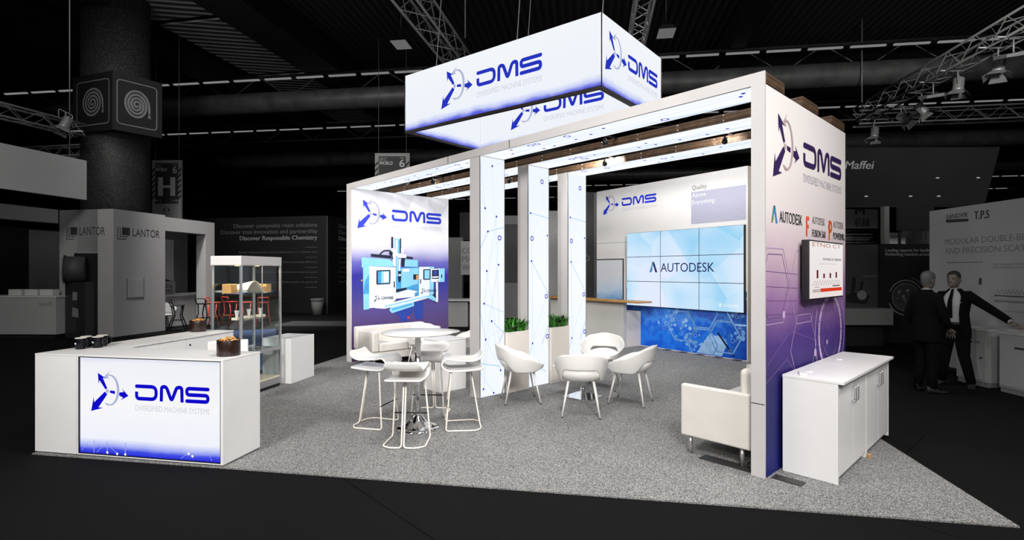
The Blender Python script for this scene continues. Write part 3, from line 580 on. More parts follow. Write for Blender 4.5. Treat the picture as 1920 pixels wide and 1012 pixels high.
part('panel_seam', MB().pbox(VW, .01, S(3.04), 2.45, 2.456, 0, .002).pbox(VW, S(3.14), S(3.135), 1.0, 2.45, 0, .002), 'steel', vw)
dr = part('door', MB().pbox(VW, S(4.12), S(3.215), .02, 2.05, 0, .012), ramp_mat('misty_blue_print', [(0, rgb(90, 150, 210)), (.5, rgb(120, 170, 220)), (.62, rgb(190, 210, 232)), (.8, rgb(214, 218, 226))], 2, noise=.25, nscale=4), vw)
part('door_frame', MB().pbox(VW, S(4.125), S(3.205), 2.035, 2.055, 0, .02).pbox(VW, S(3.225), S(3.205), .02, 2.05, 0, .02), 'black', dr)
part('door_handle', MB().pbox(VW, S(3.38), S(3.24), 1.03, 1.07, .012, .05), 'black', dr, bevel=.004)
for k in range(5):
    tag(part('base_plate', MB().pbox(VW, 2.2+k*.42, 2.36+k*.42, 0, .008, .0, .12), 'steel'), 'small dark foot plate on the carpet under the blue hexagon wall', 'base plate', 'foot plates under the media wall')
# nine screens
SW, SH = 1.006, .571; G = .006
scr = bpy.data.materials.new('screen_picture'); scr.use_nodes = True; nt = scr.node_tree; nt.nodes.remove(nt.nodes['Principled BSDF'])
gp = nd(nt, 'ShaderNodeNewGeometry'); mp = nd(nt, 'ShaderNodeMapping'); mp.vector_type = 'POINT'; mp.inputs['Rotation'].default_value = (0, 0, R(55)); nt.links.new(gp.outputs['Position'], mp.inputs[0])
vo = nd(nt, 'ShaderNodeTexVoronoi'); vo.inputs['Scale'].default_value = 1.3; nt.links.new(mp.outputs[0], vo.inputs['Vector'])
no = nd(nt, 'ShaderNodeTexNoise'); no.inputs['Scale'].default_value = .9; no.inputs['Detail'].default_value = 1; nt.links.new(mp.outputs[0], no.inputs['Vector'])
sx = nd(nt, 'ShaderNodeSeparateColor'); nt.links.new(vo.outputs['Color'], sx.inputs[0])
ad = nd(nt, 'ShaderNodeMath', operation='MULTIPLY_ADD'); ad.inputs[1].default_value = .2; nt.links.new(sx.outputs[0], ad.inputs[0]); nt.links.new(no.outputs['Fac'], ad.inputs[2])
rp = nd(nt, 'ShaderNodeValToRGB'); e = rp.color_ramp.elements; e.new(.5); e[0].position = .40; e[1].position = .58; e[2].position = .78
e[0].color = rgb(226, 236, 255); e[1].color = rgb(206, 232, 253); e[2].color = rgb(158, 214, 246); nt.links.new(ad.outputs[0], rp.inputs[0])
em = nd(nt, 'ShaderNodeEmission'); em.inputs[1].default_value = 1.0; nt.links.new(rp.outputs[0], em.inputs[0]); nt.links.new(em.outputs[0], nt.nodes['Material Output'].inputs[0])
tx = MB().text(VW, 'AUTODESK', S(2.02), 1.735, .20, 0, 1.36, off=.086, bold=.004); grp = {0: MB(), 1: MB(), 2: MB()}
for f in tx.f:
    c = sum((VW.u.dot(tx.v[i]-VW.o) for i in f))/len(f); k = 0 if c < S(2.036) else (1 if c < S(1.03) else 2)
    grp[k].add([tx.v[i] for i in f], [tuple(range(len(f)))])
rn = ('top', 'middle', 'bottom'); cnm = ('left', 'centre', 'right')
for r_ in range(3):
    for c_ in range(3):
        s0 = S(3.036)+c_*SW; t0 = .938+(2-r_)*SH
        t = thing('video_screen', f'glowing pale blue screen, {rn[r_]} row, {cnm[c_]} column of the nine-screen wall', 'screen', tuple(VW.p(s0+SW/2, t0, .04)), R(-55), 'nine screens of the media wall')
        part('screen_housing', MB().pbox(VW, s0+.001, s0+SW-.001, t0+.001, t0+SH-.001, .006, .08), 'black', t)
        part('display', MB().poly(VW, [(s0+G, t0+G), (s0+SW-G, t0+G), (s0+SW-G, t0+SH-G), (s0+G, t0+SH-G)], .082), scr, t)
        if r_ == 1:
            if c_ == 0: mb = MB(); mark(mb, VW, S(2.34), 1.72, .24, (0, 1, 2), .086); part('screen_mark', mb, ['scrteal', 'scrink', 'scrblue'], t, recalc=False)
            else: part('screen_lettering', grp[c_], 'scrink', t, recalc=False)
        if r_ == 2 and c_ == 2:
            mb = MB(); mark(mb, VW, S(.56), 1.03, .075, (0, 0, 0), .086); mb.text(VW, 'AUTODESK', S(.46), 1.035, .055, 0, .34, off=.086); part('screen_lettering', mb, 'scrwhite', t, recalc=False)
# ------------------------------------------------------------------ bar counter in front of the media wall
F = Fr(V0, 125, 125+90)     # s leftwards along the wall, d out from it
t = thing('bar_counter', 'warm grey bar counter with oak top in front of the screens', 'counter', tuple(F.p(3.9, .4)), R(125))
part('front_panel', MB().fbox(F, 2.66, 5.3, .49, .59, 0, 1.04), 'bargrey', t)
part('end_block', MB().fbox(F, 2.66, 3.3, .012, .489, 0, .81), 'barcream', t, bevel=.004)
part('bar_top', MB().fbox(F, 2.08, 5.4, .30, .76, 1.04, 1.078), 'woodtop', t, bevel=.004)
# ------------------------------------------------------------------ hanging sign
P0 = Vector((-1.882, 9.362, 0)); u = D(-37); v = D(51.6); SL, SD, ZB, ZS = 3.845, 1.97, 4.20, 5.19
sg = thing('hanging_sign', 'large glowing white rectangular sign hung above the stand', 'sign', tuple(P0+u*SL/2+v*SD/2+Vector((0, 0, ZB))), R(-37))
FS = Fr(P0, -37, 51.6)
st = [(.0, rgb(88, 92, 216)), (.03, rgb(128, 136, 230)), (.075, rgb(200, 208, 248)), (.15, rgb(238, 242, 250)), (1, rgb(243, 246, 250))]
lit = ramp_mat('backlit_sign_fabric', st, 2, emit=1.0, noise=.17, nscale=2.2)
for nm, PP, ln in (('front_panel', Pl(P0, u), SL), ('right_panel', Pl(P0+u*SL, v), SD), ('back_panel', Pl(P0+u*SL+v*SD, -u), SL), ('left_panel', Pl(P0+v*SD, -v), SD)):
    p_ = part(nm, MB().add([PP.p(0, ZB+.02, 0), PP.p(ln, ZB+.02, 0), PP.p(ln, ZS, 0), PP.p(0, ZS, 0)], [(0, 1, 2, 3)]), lit, sg)
    PI_ = Pl(PP.p(ln, 0, -.05), -PP.u)
    p2 = part('inner_face', MB().add([PI_.p(.05, ZB+.02, 0), PI_.p(ln-.05, ZB+.02, 0), PI_.p(ln-.05, ZS, 0), PI_.p(.05, ZS, 0)], [(0, 1, 2, 3)]), lit, p_)
    big = ln > 3; kk = .242 if big else .225; cc = (1.19, 4.76) if big else (.375, 4.76); k2 = dict(kx=.945, d0=1.95) if big else dict(kx=.85, d0=1.8)
    put_logo(sg, PP, cc, kk, 'litblue2', 'litgrey', 'litpale', **k2)
    if nm == 'back_panel': put_logo(sg, PI_, (1.14, 4.82), kk, 'litblue2', 'litgrey', 'litpale', kx=.95, d0=1.93)
mb = MB()
for q in ((0, SL, 0, .06), (0, SL, SD-.06, SD), (0, .06, .06, SD-.06), (SL-.06, SL, .06, SD-.06)): mb.fbox(FS, *q, ZB-.02, ZB+.02)
part('bottom_frame', mb, 'steel', sg)
mb = MB()
for s, d in ((-.004, -.004), (SL+.004, -.004), (SL, SD), (0, SD)): mb.tube([FS.p(s, d, ZB), FS.p(s, d, ZS)], .009, 6)
part('corner_rail', mb, 'steel', sg)
for s, d in ((2.4, .06), (SL-.1, .2), (.7, .06), (1.2, SD-.1)): part('hanging_cable', MB().tube([FS.p(s, d, ZS-.02), FS.p(s+.1, d+.2, 8.2), FS.p(s+.1, d+.2, 10.9)], .008, 5), 'truss', sg)
# ------------------------------------------------------------------ front counter with lit panel and its cabinet arm
C = Fr((-4.612, 5.132), -10.8, 79.2); CP = Pl(C.o, C.a); CH = .955; B1 = Vector((0, 0, 0))
t = thing('welcome_counter', 'white welcome counter with glowing lettered front panel at the stand corner', 'counter', tuple(C.p(1.28, .25)), R(-10.8))
part('counter_body', MB().fbox(C, .488, 2.064, .02, .506, .012, .94).fbox(C, .488, .502, 0, .02, .012, .94).fbox(C, 2.04, 2.064, 0, .02, .012, .94).fbox(C, .502, 2.04, 0, .02, .012, .022), 'white', t)
part('worktop', MB().fbox(C, .486, 2.066, -.002, .508, .941, CH), 'white', t, bevel=.002)
part('plinth', MB().fbox(C, .5, 2.05, .02, .49, 0, .012), 'black', t)
part('shadow_line', MB().pbox(CP, .502, .510, .022, .941, -.018, -.002).pbox(CP, 2.032, 2.04, .022, .941, -.018, -.002).pbox(CP, .51, 2.032, .022, .03, -.018, -.002).pbox(CP, .51, 2.032, .933, .941, -.018, -.002), 'black', t)  # black strips stand in for the shadow line around the inset panel
lp = ramp_mat('backlit_counter_fabric', [(0, rgb(40, 44, 215)), (.045, rgb(66, 80, 226)), (.09, rgb(170, 180, 244)), (.16, rgb(240, 242, 252)), (.5, rgb(247, 247, 250)), (.95, rgb(240, 241, 246)), (1, rgb(222, 226, 240))], 2, emit=1.0, noise=.05, nscale=3)
part('light_panel', MB().poly(CP, [(.510, .03), (2.032, .03), (2.032, .933), (.51, .933)], -.014), lp, t)
put_logo(t, CP, (.822, .622), .146, 'litblue', 'litgrey', 'litpale', off=-.010)
mb = MB(); rnd = random.Random(4)
for a in (.67, .82, 1.02): mb.stroke(CP, [(a, .035), (a, .15)], .008, -.011, 0)
for q in ([(.7, .04), (.77, .10), (.85, .10), (.93, .04)], [(.53, .05), (.60, .12)], [(1.70, .09), (1.92, .09), (1.94, .04)], [(1.62, .04), (1.68, .09)]): mb.stroke(CP, q, .005, -.011, 0)
for a, b in ((.82, .045), (.93, .04), (1.02, .04), (1.70, .09), (1.74, .07)): part('light_dot', MB().disc(CP, a, b, .012, -.0105), 'scrwhite', t, recalc=False)
part('circuit_print', mb, glow('backlit_violet_line', rgb(150, 160, 245), 1), t, recalc=False, kind='stuff')
t = thing('cabinet_counter', 'long white cabinet counter running back from the welcome counter', 'counter', tuple(C.p(.24, 1.08)), R(-10.8))
part('counter_body', MB().fbox(C, 0, .46, 0, 2.13, .012, .94).fbox(C, .46, .484, 0, .5, .012, .94), 'white', t)
part('worktop', MB().fbox(C, -.002, .484, -.002, .507, .941, CH).fbox(C, -.002, .484, .507, 2.13, .941, CH), 'white', t, bevel=.002)
part('plinth', MB().fbox(C, .02, .45, .02, 2.12, 0, .012), 'black', t)
for k in range(4):
    d0 = .53+k*.4; dd = part('door', MB().fbox(C, .461, .478, d0+.003, d0+.397, .03, .925), 'white', t, bevel=.001)
    if k % 2 == 0: part('lock', MB().tube([C.p(.478, d0+.05, .86), C.p(.484, d0+.05, .86)], .012, 12), 'black', dd)
# mugs
def mug(loc, rz, label):
    t = thing('mug', label, 'mug', (0, 0, 0), 0, 'mugs on the cabinet counter')
    part('cup', MB().lathe([(.040, 0), (.046, .004), (.047, .06), (.048, .108), (.0485, .113), (.044, .113), (.043, .07), (.041, .012), (.0001, .010)], n=28), 'mug', t)
    part('rim', MB().lathe([(.0442, .1085), (.049, .1085), (.0495, .114), (.0465, .1165), (.044, .114)], n=28), 'cream2', t)
    part('handle', MB().tube(fillet([(.045, 0, .096), (.086, 0, .094), (.084, 0, .036), (.046, 0, .022)], .03), .0065, 8), 'mug', t)
    mb = MB(); 
    for i in range(5): a = R(-128+i*8); b = a+R(8); mb.add([(.0478*math.cos(q), .0478*math.sin(q), z) for q, z in ((a, .05), (b, .05), (b, .068), (a, .068))], [(0, 1, 2, 3)])
    part('printed_badge', mb, 'whiteprint', t, recalc=False)
    t.location = loc; t.rotation_euler = (0, 0, rz); return t
m0 = mug((-4.405, 5.42, CH), R(-12), 'black mug with cream rim, front left of the group on the counter')
for (x, y), a, lb in (((-4.31, 5.52), -8, 'black mug with cream rim, front right, its handle towards the display cabinet'), ((-4.45, 5.545), 20, 'black mug half hidden behind the front left mug'), ((-4.36, 5.645), 15, 'black mug half hidden behind the front right mug')): dup(m0, (x, y, CH), R(a), lb)
# snack bowls
def bowl(loc, label, slabel, seed):
    t = thing('snack_bowl', label, 'bowl', loc, 0, 'snack bowls on the counters'); c = Vector(loc)
    part('bowl', MB().lathe([(.098, 0), (.101, .006), (.101, .144), (.099, .149), (.094, .149), (.092, .10), (.090, .09), (.0001, .09)], c, 40), 'bowl', t)
    rnd = random.Random(seed); mb = MB()
    for i in range(150):
        a = rnd.uniform(0, 2*PI); r = .082*math.sqrt(rnd.random()); z = .112+.05*(1-(r/.09)**2)*rnd.random()**.5+rnd.uniform(0, .018)
        p = c+Vector((r*math.cos(a), r*math.sin(a), z)); d = Vector((rnd.gauss(0, 1), rnd.gauss(0, 1), rnd.gauss(0, .6))).normalized(); e = d.orthogonal().normalized()
        ln = rnd.uniform(.010, .024); mb.tube([p-d*ln*.6+e*.004, p, p+d*ln*.6+e*.006], [.003, rnd.uniform(.005, .009), .003], 6, m=rnd.choice((0, 0, 1, 2)))
    mb.v = [v for v in mb.v]
    tag(part('snack_mix', mb, ['snack1', 'snack2', 'snack3']), slabel, 'snacks', kind='stuff')
bowl((-2.675, 5.01, CH), 'dark brown bowl of snacks near the lettered front panel of the counter', 'orange and brown snack mix in the bowl on the lettered counter', 1)
bowl((-4.14, 7.0, CH), 'dark brown bowl of snacks at the far end by the display cabinet', 'orange and brown snack mix in the bowl beside the display cabinet', 2)
# swivel chair behind the counter
t = thing('swivel_chair', 'white swivel chair with grey stripe tucked behind the welcome counter', 'chair', (-3.32, 6.22, 0), R(-60))
def W(c, rz): 
    Mx = Matrix.Translation(c) @ Matrix.Rotation(rz, 4, 'Z'); return lambda x, y, z: Mx @ Vector((x, y, z))
k = W((-3.32, 6.22, 0), R(-60))
part('backrest', MB().grid(lambda u, v: k(-.20-.03*v-.05*math.cos((u-.5)*PI)+.05, (u-.5)*.44, .62+.30*v), 12, 6), 'white2', t, solid=.03, bevel=.012)
part('backrest_stripe', MB().grid(lambda u, v: k(-.235-.03*v, (u-.5)*.06, .62+.26*v), 2, 6), 'inkgrey', t, solid=.006)
part('seat', MB().lathe([(.0001, .45), (.2, .45), (.225, .47), (.225, .50), (.2, .52), (.0001, .525)], (-3.32, 6.22, 0), 28), 'white2', t)
part('gas_lift', MB().tube([k(0, 0, .08), k(0, 0, .45)], .025, 12), 'chrome', t)
for i in range(5): d = D(72*i); lg = part('leg', MB().tube([Vector((-3.32, 6.22, .10)), Vector((-3.32, 6.22, .07))+d*.27], [.02, .014], 8), 'chrome', t); part('castor', MB().ball(Vector((-3.32, 6.22, .03))+d*.27, .03), 'black', lg)
# glass display cabinet
Sx, Sy = -3.70, 7.25; G_ = Fr((Sx, Sy), 169.2, 79.2); WX, WY, HH = .48, .90, 1.96
t = thing('display_cabinet', 'tall glass display cabinet with aluminium frame and lit shelves', 'display cabinet', tuple(G_.p(WX/2, WY/2)), R(79.2))
part('plinth', MB().fbox(G_, .02, WX-.02, .02, WY-.02, 0, .05), 'black', t)
part('base_frame', MB().fbox(G_, 0, WX, 0, WY, .05, .15), 'silver', t, bevel=.004)
part('base_shelf', MB().fbox(G_, .02, WX-.02, .02, WY-.02, .15, .165), 'cream', t)
for s in (0, WX-.03):
    for d in (0, WY-.03): part('post', MB().fbox(G_, s, s+.03, d, d+.03, .15, 1.83), 'silver', t, bevel=.003)
part('mid_rail', MB().fbox(G_, 0, .03, .03, WY-.03, .56, .62).fbox(G_, WX-.03, WX, .03, WY-.03, .56, .62), 'silver', t, bevel=.004)
hd = part('header', MB().fbox(G_, 0, WX, 0, WY, 1.83, HH), 'alu', t, bevel=.004)
for a, b in ((.14, .16), (.30, .3), (.24, .66)): part('downlight', MB().tube([G_.p(a, b, 1.83), G_.p(a, b, 1.822)], .028, 16), 'downlight', hd)
for z, nm in ((1.42, 'upper'), (1.06, 'lower')): part('glass_shelf', MB().fbox(G_, .03, WX-.03, .03, WY-.03, z, z+.008), 'glass', t)
part('door_divider', MB().fbox(G_, .002, .010, WY*.5-.006, WY*.5+.006, .62, 1.83), 'silver', t)
for q in ((.008, .014, .03, WY-.03), (WX-.014, WX-.008, .03, WY-.03), (.03, WX-.03, .008, .014), (.03, WX-.03, WY-.014, WY-.008)): part('glass_pane', MB().fbox(G_, *q, .165, 1.83), 'glass', t)
part('lower_shelf', MB().fbox(G_, .03, WX-.03, .03, WY-.03, .585, .60), 'silver', t)
area(tuple(G_.p(.24, .3, 1.819)), tuple(G_.p(.24, .4, 0)), .10, 9, 170, (1, .80, .55))
# exhibits
z = 1.428
mb = MB().grid(lambda u, v: G_.p(.06+.26*v, .20+.44*u, z+.012+.17*math.sin(PI*min(1, u*1.15+.06))**.8*(1-.30*v)*(1 if u < .75 else max(.02, 1-(u-.75)*4))), 14, 6)
tag(part('fairing_model', mb, 'cream', solid=.012), 'cream curved fairing sample on the upper glass shelf', 'exhibit')
tag(part('sample_block', MB().fbox(G_, .20, .34, .05, .18, z, z+.14), 'tan', bevel=.006), 'tan wooden sample block on the upper shelf, left of the fairing', 'exhibit')
tag(part('booklet', MB().fbox(G_, .05, .30, .03, .15, z, z+.012), 'navy', bevel=.002), 'dark blue booklet lying flat at the front of the upper shelf', 'booklet')
mb = MB().tube([G_.p(.12, .66, z+.05), G_.p(.36, .66, z+.05)], .05, 16).fbox(G_, .12, .36, .70, .82, z, z+.13)
tag(part('housing_sample', mb, 'tan', bevel=.004), 'rounded brown housing sample at the far end of the upper shelf', 'exhibit')
z = 1.068
for i, (a, b, lb) in enumerate(((.16, .12, 'clear trumpet sample on a pale block, nearest the counters on the lower shelf'), (.2, .42, 'clear trumpet sample on a pale block, middle of the lower shelf'), (.2, .68, 'clear trumpet sample on a pale block, far end of the lower shelf'))):
    p = G_.p(a, b, z); t = thing('cup_sample', lb, 'exhibit', tuple(p), 0, 'samples on the lower shelf')
    part('block', MB().fbox(Fr((p.x, p.y), 79.2, 169.2), -.055, .055, -.045, .045, z, z+.035), 'cream', t, bevel=.003)
    part('cup', MB().lathe([(.016, .035), (.018, .04), (.022, .08), (.034, .125), (.036, .13)], p, 20), 'white2', t)
tag(part('cable', MB().tube(fillet([G_.p(.1, .45, .608), G_.p(.16, .5, .64), G_.p(.2, .62, .66), G_.p(.18, .72, .608), G_.p(.1, .8, .606)], .05), .005, 6), 'black'), 'black cable coiled on the bottom shelf of the display cabinet', 'cable')
H_ = Fr((-3.43, 8.235), 169.2, 79.2)
tag(part('pedestal', MB().fbox(H_, 0, .5, 0, .65, 0, .70), 'white', bevel=.004), 'plain white pedestal box standing behind the glass display cabinet', 'pedestal')
# ------------------------------------------------------------------ bar stools round the high table
def stool():
    t = thing('bar_stool', '-', 'bar stool', (0, 0, 0), 0, 'bar stools round the high table')
    prof = fillet([(-.225, .850), (-.205, .79), (-.13, .752), (.03, .755), (.20, .785), (.245, .72), (.18, .655), (0, .652), (-.225, .672)], .075, 8)
    cum = [0]
    for p_, q_ in zip(prof[:-1], prof[1:]): cum.append(cum[-1]+(q_-p_).length)
    def at(u):
        d = u*cum[-1]
        for i in range(len(cum)-1):
            if d <= cum[i+1]+1e-9: return prof[i].lerp(prof[i+1], (d-cum[i])/max(1e-9, cum[i+1]-cum[i]))
        return prof[-1]
    def sf(u, v):
        y = (v-.5)*2; du = u*cum[-1]; e = min(1, du/.07); e2_ = min(1, (cum[-1]-du)/.05)
        wid = .190*(1-.28*(1-math.sqrt(max(0, 1-(1-e)**2))))*(1-.22*(1-math.sqrt(max(0, 1-(1-e2_)**2)))); q = at(u)
        return Vector((q.x, y*wid, q.y+.010*y*y*(1 if u < .45 else 0)))
    part('seat', MB().grid(sf, 56, 10), 'white2', t, solid=.018, soff=0, bevel=.006)
    for sg_ in (1, -1):
        pts = fillet([(-.09, .012*sg_, .658), (-.20, .012*sg_, .010), (-.205, .13*sg_, .010), (-.14, .215*sg_, .010), (.19, .20*sg_, .010), (.13, .150*sg_, .652)], .035, 5)
        part('leg_frame', MB().tube(pts, .0085, 8), 'rod', t)
    part('footrest', MB().tube([(.168, .188, .26), (.168, -.188, .26)], .008, 8), 'black', t)
    return t
TC = Vector((-1.05, 5.92, 0)); st0 = stool()
for i, ((x, y), lb) in enumerate((((-1.56, 6.06), 'white bar stool on wire legs, left of the high round table'), ((-1.07, 5.42), 'white bar stool on wire legs, in front of the high round table'), ((-.56, 5.99), 'white bar stool on wire legs, right of the high round table'), ((-1.00, 6.56), 'white bar stool on wire legs, behind the high round table'))):
    s = st0 if i == 0 else dup(st0, (0, 0, 0)); s.location = (x, y, 0); s.rotation_euler = (0, 0, math.atan2(TC.y-y, TC.x-x)); s['label'] = lb
t = thing('bar_table', 'high round white bar table on chrome trumpet base', 'table', tuple(TC))
part('table_top', MB().lathe([(.0001, 1.052), (.37, 1.052), (.40, 1.062), (.402, 1.068), (.40, 1.074), (.0001, 1.075)], TC, 64), 'white2', t)
part('pole', MB().lathe([(.032, .12), (.032, 1.052)], TC, 28), 'chrome', t)
part('base', MB().lathe([(.0001, 0), (.235, 0), (.24, .006), (.235, .018), (.19, .030), (.13, .055), (.075, .11), (.04, .155), (.034, .16)], TC, 48), 'chrome', t)
# ------------------------------------------------------------------ lounge chairs
def lounge():
    t = thing('lounge_chair', '-', 'chair', (0, 0, 0), 0, 'white moulded lounge chairs'); mb = MB()
    sm = lambda a, b, x: (lambda q: q*q*(3-2*q))(max(0, min(1, (x-a)/(b-a))))
    def band(u, v):
        th = (u-.5)*2*148; a = abs(th)
        top = .785-.03*sm(0, 40, a)-.13*sm(35, 95, a)-.11*sm(90, 148, a); bot = .575-.155*sm(34, 66, a)+.05*sm(110, 148, a); bot = min(bot, top-.02)
        z = bot+(top-bot)*v; kk = (z-.42)/.36; r = .245+.075*kk+.018*math.sin(PI*kk)
        x = -r*math.cos(R(th))*1.0; y = r*math.sin(R(th))*1.06
        return Vector((x+(.05*sm(90, 148, a))-.02*kk*(a < 60), y, z))
    mb.grid(band, 56, 10)
    def seat(u, v):
        th = u*2*PI; c = math.cos(th); back = max(0, -c); r = .275*v; e = v**6
        return Vector((r*c*(1.02 if c < 0 else 1.06), r*math.sin(th)*1.0, .425+.022*v**3+e*(.075*back**1.5+.03)-.012*(1-v)))
    mb.grid(seat, 40, 8, wrap=True)
    part('shell', mb, 'white2', t, solid=.018, soff=0)
    for sx, sy in ((1, 1), (1, -1), (-1, 1), (-1, -1)):
        lg = part('leg', MB().tube([(.15*sx, .15*sy, .425), (.235*sx, .225*sy, .012)], [.016, .010], 10), 'white2', t)
        part('foot_cap', MB().tube([(.235*sx, .225*sy, .014), (.236*sx, .226*sy, 0)], .011, 10), 'black', lg)
    return t
l0 = lounge(); CT = Vector((.99, 7.40, 0))
for i, (x, y, a, lb) in enumerate(((.115, 7.17, 8, 'white moulded lounge chair left of the low table, by the middle lit column'), (.85, 6.53, 82, 'white moulded lounge chair with its back to us, in front of the low table'), (1.58, 7.08, 152, 'white moulded lounge chair right of the low table, seen from the side'), (1.36, 8.02, 252, 'white moulded lounge chair facing us behind the low table'),
   (-1.62, 9.75, -60, 'white moulded lounge chair behind the bar stools, half hidden by the table top'), (-.78, 9.45, 195, 'white moulded lounge chair glimpsed left of the front lit column'))):
    s = l0 if i == 0 else dup(l0, (0, 0, 0)); s.location = (x, y, 0); s.rotation_euler = (0, 0, R(a)); s['label'] = lb
t = thing('coffee_table', 'low square white table on chrome plate among the lounge chairs', 'table', tuple(CT)); F = Fr(CT, -42, 48)
part('table_top', MB().fbox(F, -.30, .30, -.30, .30, .42, .445), 'white2', t, bevel=.005)
part('pole', MB().lathe([(.035, .012), (.035, .42)], CT, 24), 'chrome', t)
part('base_plate', MB().fbox(F, -.21, .21, -.21, .21, 0, .012), 'chrome', t, bevel=.003)
LT = Vector((-1.27, 8.85, 0)); t = thing('side_table', 'low round white table behind the high bar table', 'table', tuple(LT))
part('table_top', MB().lathe([(.0001, .735), (.385, .735), (.40, .745), (.40, .75), (.0001, .755)], LT, 48), 'white2', t); part('pole', MB().lathe([(.06, .02), (.06, .735)], LT, 24), 'silver', t); part('base', MB().lathe([(.0001, 0), (.22, 0), (.22, .015), (.0001, .02)], LT, 32), 'chrome', t)
F = Fr((-1.035, 7.61), 132.4, 43.7)
t = thing('pedestal', 'white pedestal cabinet behind the bar stools, beside the front lit column', 'pedestal', tuple(F.p(.21, .25)), R(43.7))
part('pedestal_body', MB().fbox(F, 0, .42, 0, .48, 0, .735), 'white', t, bevel=.004); part('pedestal_top', MB().fbox(F, -.006, .426, -.006, .486, .737, .752), 'white', t, bevel=.003)
# ------------------------------------------------------------------ sofa and armchair
F = Fr((-3.02, 10.09), 43.7, -46.8)      # s along the wall, d into the stand
t = thing('sofa', 'white two-seat leatherette sofa under the milling machine graphic', 'sofa', tuple(F.p(.75, .4)), R(43.7))
part('base', MB().fbox(F, .0, 1.52, .02, .74, .13, .27), 'leather', t, bevel=.02, seg=3)
part('backrest', MB().fbox(F, .002, 1.518, .0, .16, .272, .70), 'leather', t, bevel=.035, seg=4)
for a in (0, 1.38): part('armrest', MB().fbox(F, a, a+.14, .162, .75, .272, .655), 'leather', t, bevel=.035, seg=4)
for a in (.145, .762): part('seat_cushion', MB().fbox(F, a, a+.612, .165, .755, .275, .43), 'leather', t, bevel=.025, seg=3)
for a in (.08, 1.44):
    for b in (.08, .66): part('leg', MB().tube([F.p(a, b, 0), F.p(a, b, .13)], .02, 12), 'silver', t)
F = Fr(A.p(.15, .075), 132.4, 43.7)      # s away from the wall, d along it
t = thing('sofa', 'white leatherette sofa on steel legs backed against the inside of the violet wall', 'sofa', tuple(F.p(.33, .8)), R(132.4))
part('base', MB().fbox(F, .02, .66, .075, 1.50, .18, .31), 'leather', t, bevel=.015, seg=3)
for b in (0, 1.502): part('armrest', MB().fbox(F, .0, .675, b, b+.075, .172, .665), 'leather', t, bevel=.018, seg=3)
part('backrest', MB().fbox(F, .0, .14, .078, 1.498, .312, .87), 'leather', t, bevel=.045, seg=4)
for b in (.08, .79): part('seat_cushion', MB().fbox(F, .145, .665, b, b+.706, .312, .45), 'leather', t, bevel=.025, seg=3)
for a in (.10, .60):
    for b in (.06, 1.51): part('leg', MB().tube([F.p(a, b, 0), F.p(a, b, .18)], .019, 14), 'silver', t)
# ------------------------------------------------------------------ side cabinets by the violet wall
F = Fr((2.378, 4.662), 44.3, -47.8)
for i, lb in enumerate(('white two-door office cabinet against the violet wall, nearer one', 'white two-door office cabinet against the violet wall, farther one')):
    s0 = i*.945; t = thing('office_cabinet', lb, 'cabinet', tuple(F.p(s0+.47, .22)), R(45.2), 'office cabinets by the violet wall')
    part('carcass', MB().fbox(F, s0, s0+.018, 0, .432, .0, .82).fbox(F, s0+.918, s0+.936, 0, .432, .0, .82).fbox(F, s0+.018, s0+.918, 0, .410, .05, .82).fbox(F, s0+.018, s0+.918, .02, .40, .01, .05), 'white', t)
    part('cabinet_top', MB().fbox(F, s0-.002, s0+.94, -.002, .475, .821, .845), 'white', t, bevel=.002)
    for k in range(2):
        a = s0+.021+k*.449; dr = part('door', MB().fbox(F, a, a+.446, .411, .430, .055, .815), 'white', t, bevel=.0015)
        hx = a+(.405 if k == 0 else .035)
        part('handle', MB().tube(fillet([F.p(hx, .430, .62), F.p(hx, .462, .615), F.p(hx, .462, .745), F.p(hx, .430, .74)], .02, 5), .0065, 8), 'silver', dr)
    for a in ((.30, .12), (.12, .10)) if i == 0 else ((.3, .12),):
        p = F.p(s0+a[0], a[1], .845); tag(part('cable_grommet', MB().lathe([(.035, 0), (.036, .004), (.030, .008), (.0001, .009)], p, 20), 'white2', t))
p = F.p(.10, .13, .846); tag(part('connector_box', MB().fbox(Fr((p.x, p.y), 70, 160), -.05, .05, -.03, .03, .846, .868), 'white2', bevel=.005), 'small white box lying on the nearer office cabinet', 'box')
tag(part('wooden_wedge', MB().fbox(F, .92, .96, .44, .47, 0, .03), 'tan'), 'small wooden wedge on the carpet between the two office cabinets', 'wedge')
# wall screen
t = thing('wall_screen', 'white lit screen with red chart mounted on the violet wall', 'screen', tuple(PR.p(1.34, 1.48, .05)), R(43.7))
part('screen_housing', MB().pbox(PR, .79, 1.88, 1.475, 2.045, .03, .095), 'black', t, bevel=.004); part('wall_mount', MB().pbox(PR, 1.2, 1.5, 1.6, 1.9, 0, .03), 'steel', t)
part('display', MB().poly(PR, [(.803, 1.49), (1.867, 1.49), (1.867, 2.032), (.803, 2.032)], .097), ramp_mat('lit_chart_screen', [(0, rgb(238, 228, 226)), (1, rgb(244, 240, 240))], 2, emit=.95, noise=.2), t)
o_ = .0985
part('heading', MB().text(PR, 'ETNO CY', .88, 1.985, .04, 0, .90, off=o_), 'scrorange', t, recalc=False)
part('screen_title', MB().text(PR, 'THE WORLD OF COMPOSITES', 1.18, 1.855, .025, 0, .62, off=o_, bold=.01), 'scrblack', t, recalc=False); part('screen_caption', MB().text(PR, 'solutions for every process', 1.08, 1.815, .018, 0, .55, off=o_), 'scrgrey', t, recalc=False)
for k in range(4): a = 1.0+k*.2; part('chart_bar', MB().poly(PR, [(a, 1.68), (a+.05, 1.68), (a+.05, 1.68+(.08, .045, .05, .06)[k]), (a, 1.68+(.08, .045, .05, .06)[k])], o_), 'scrdark', t)
mb = MB()
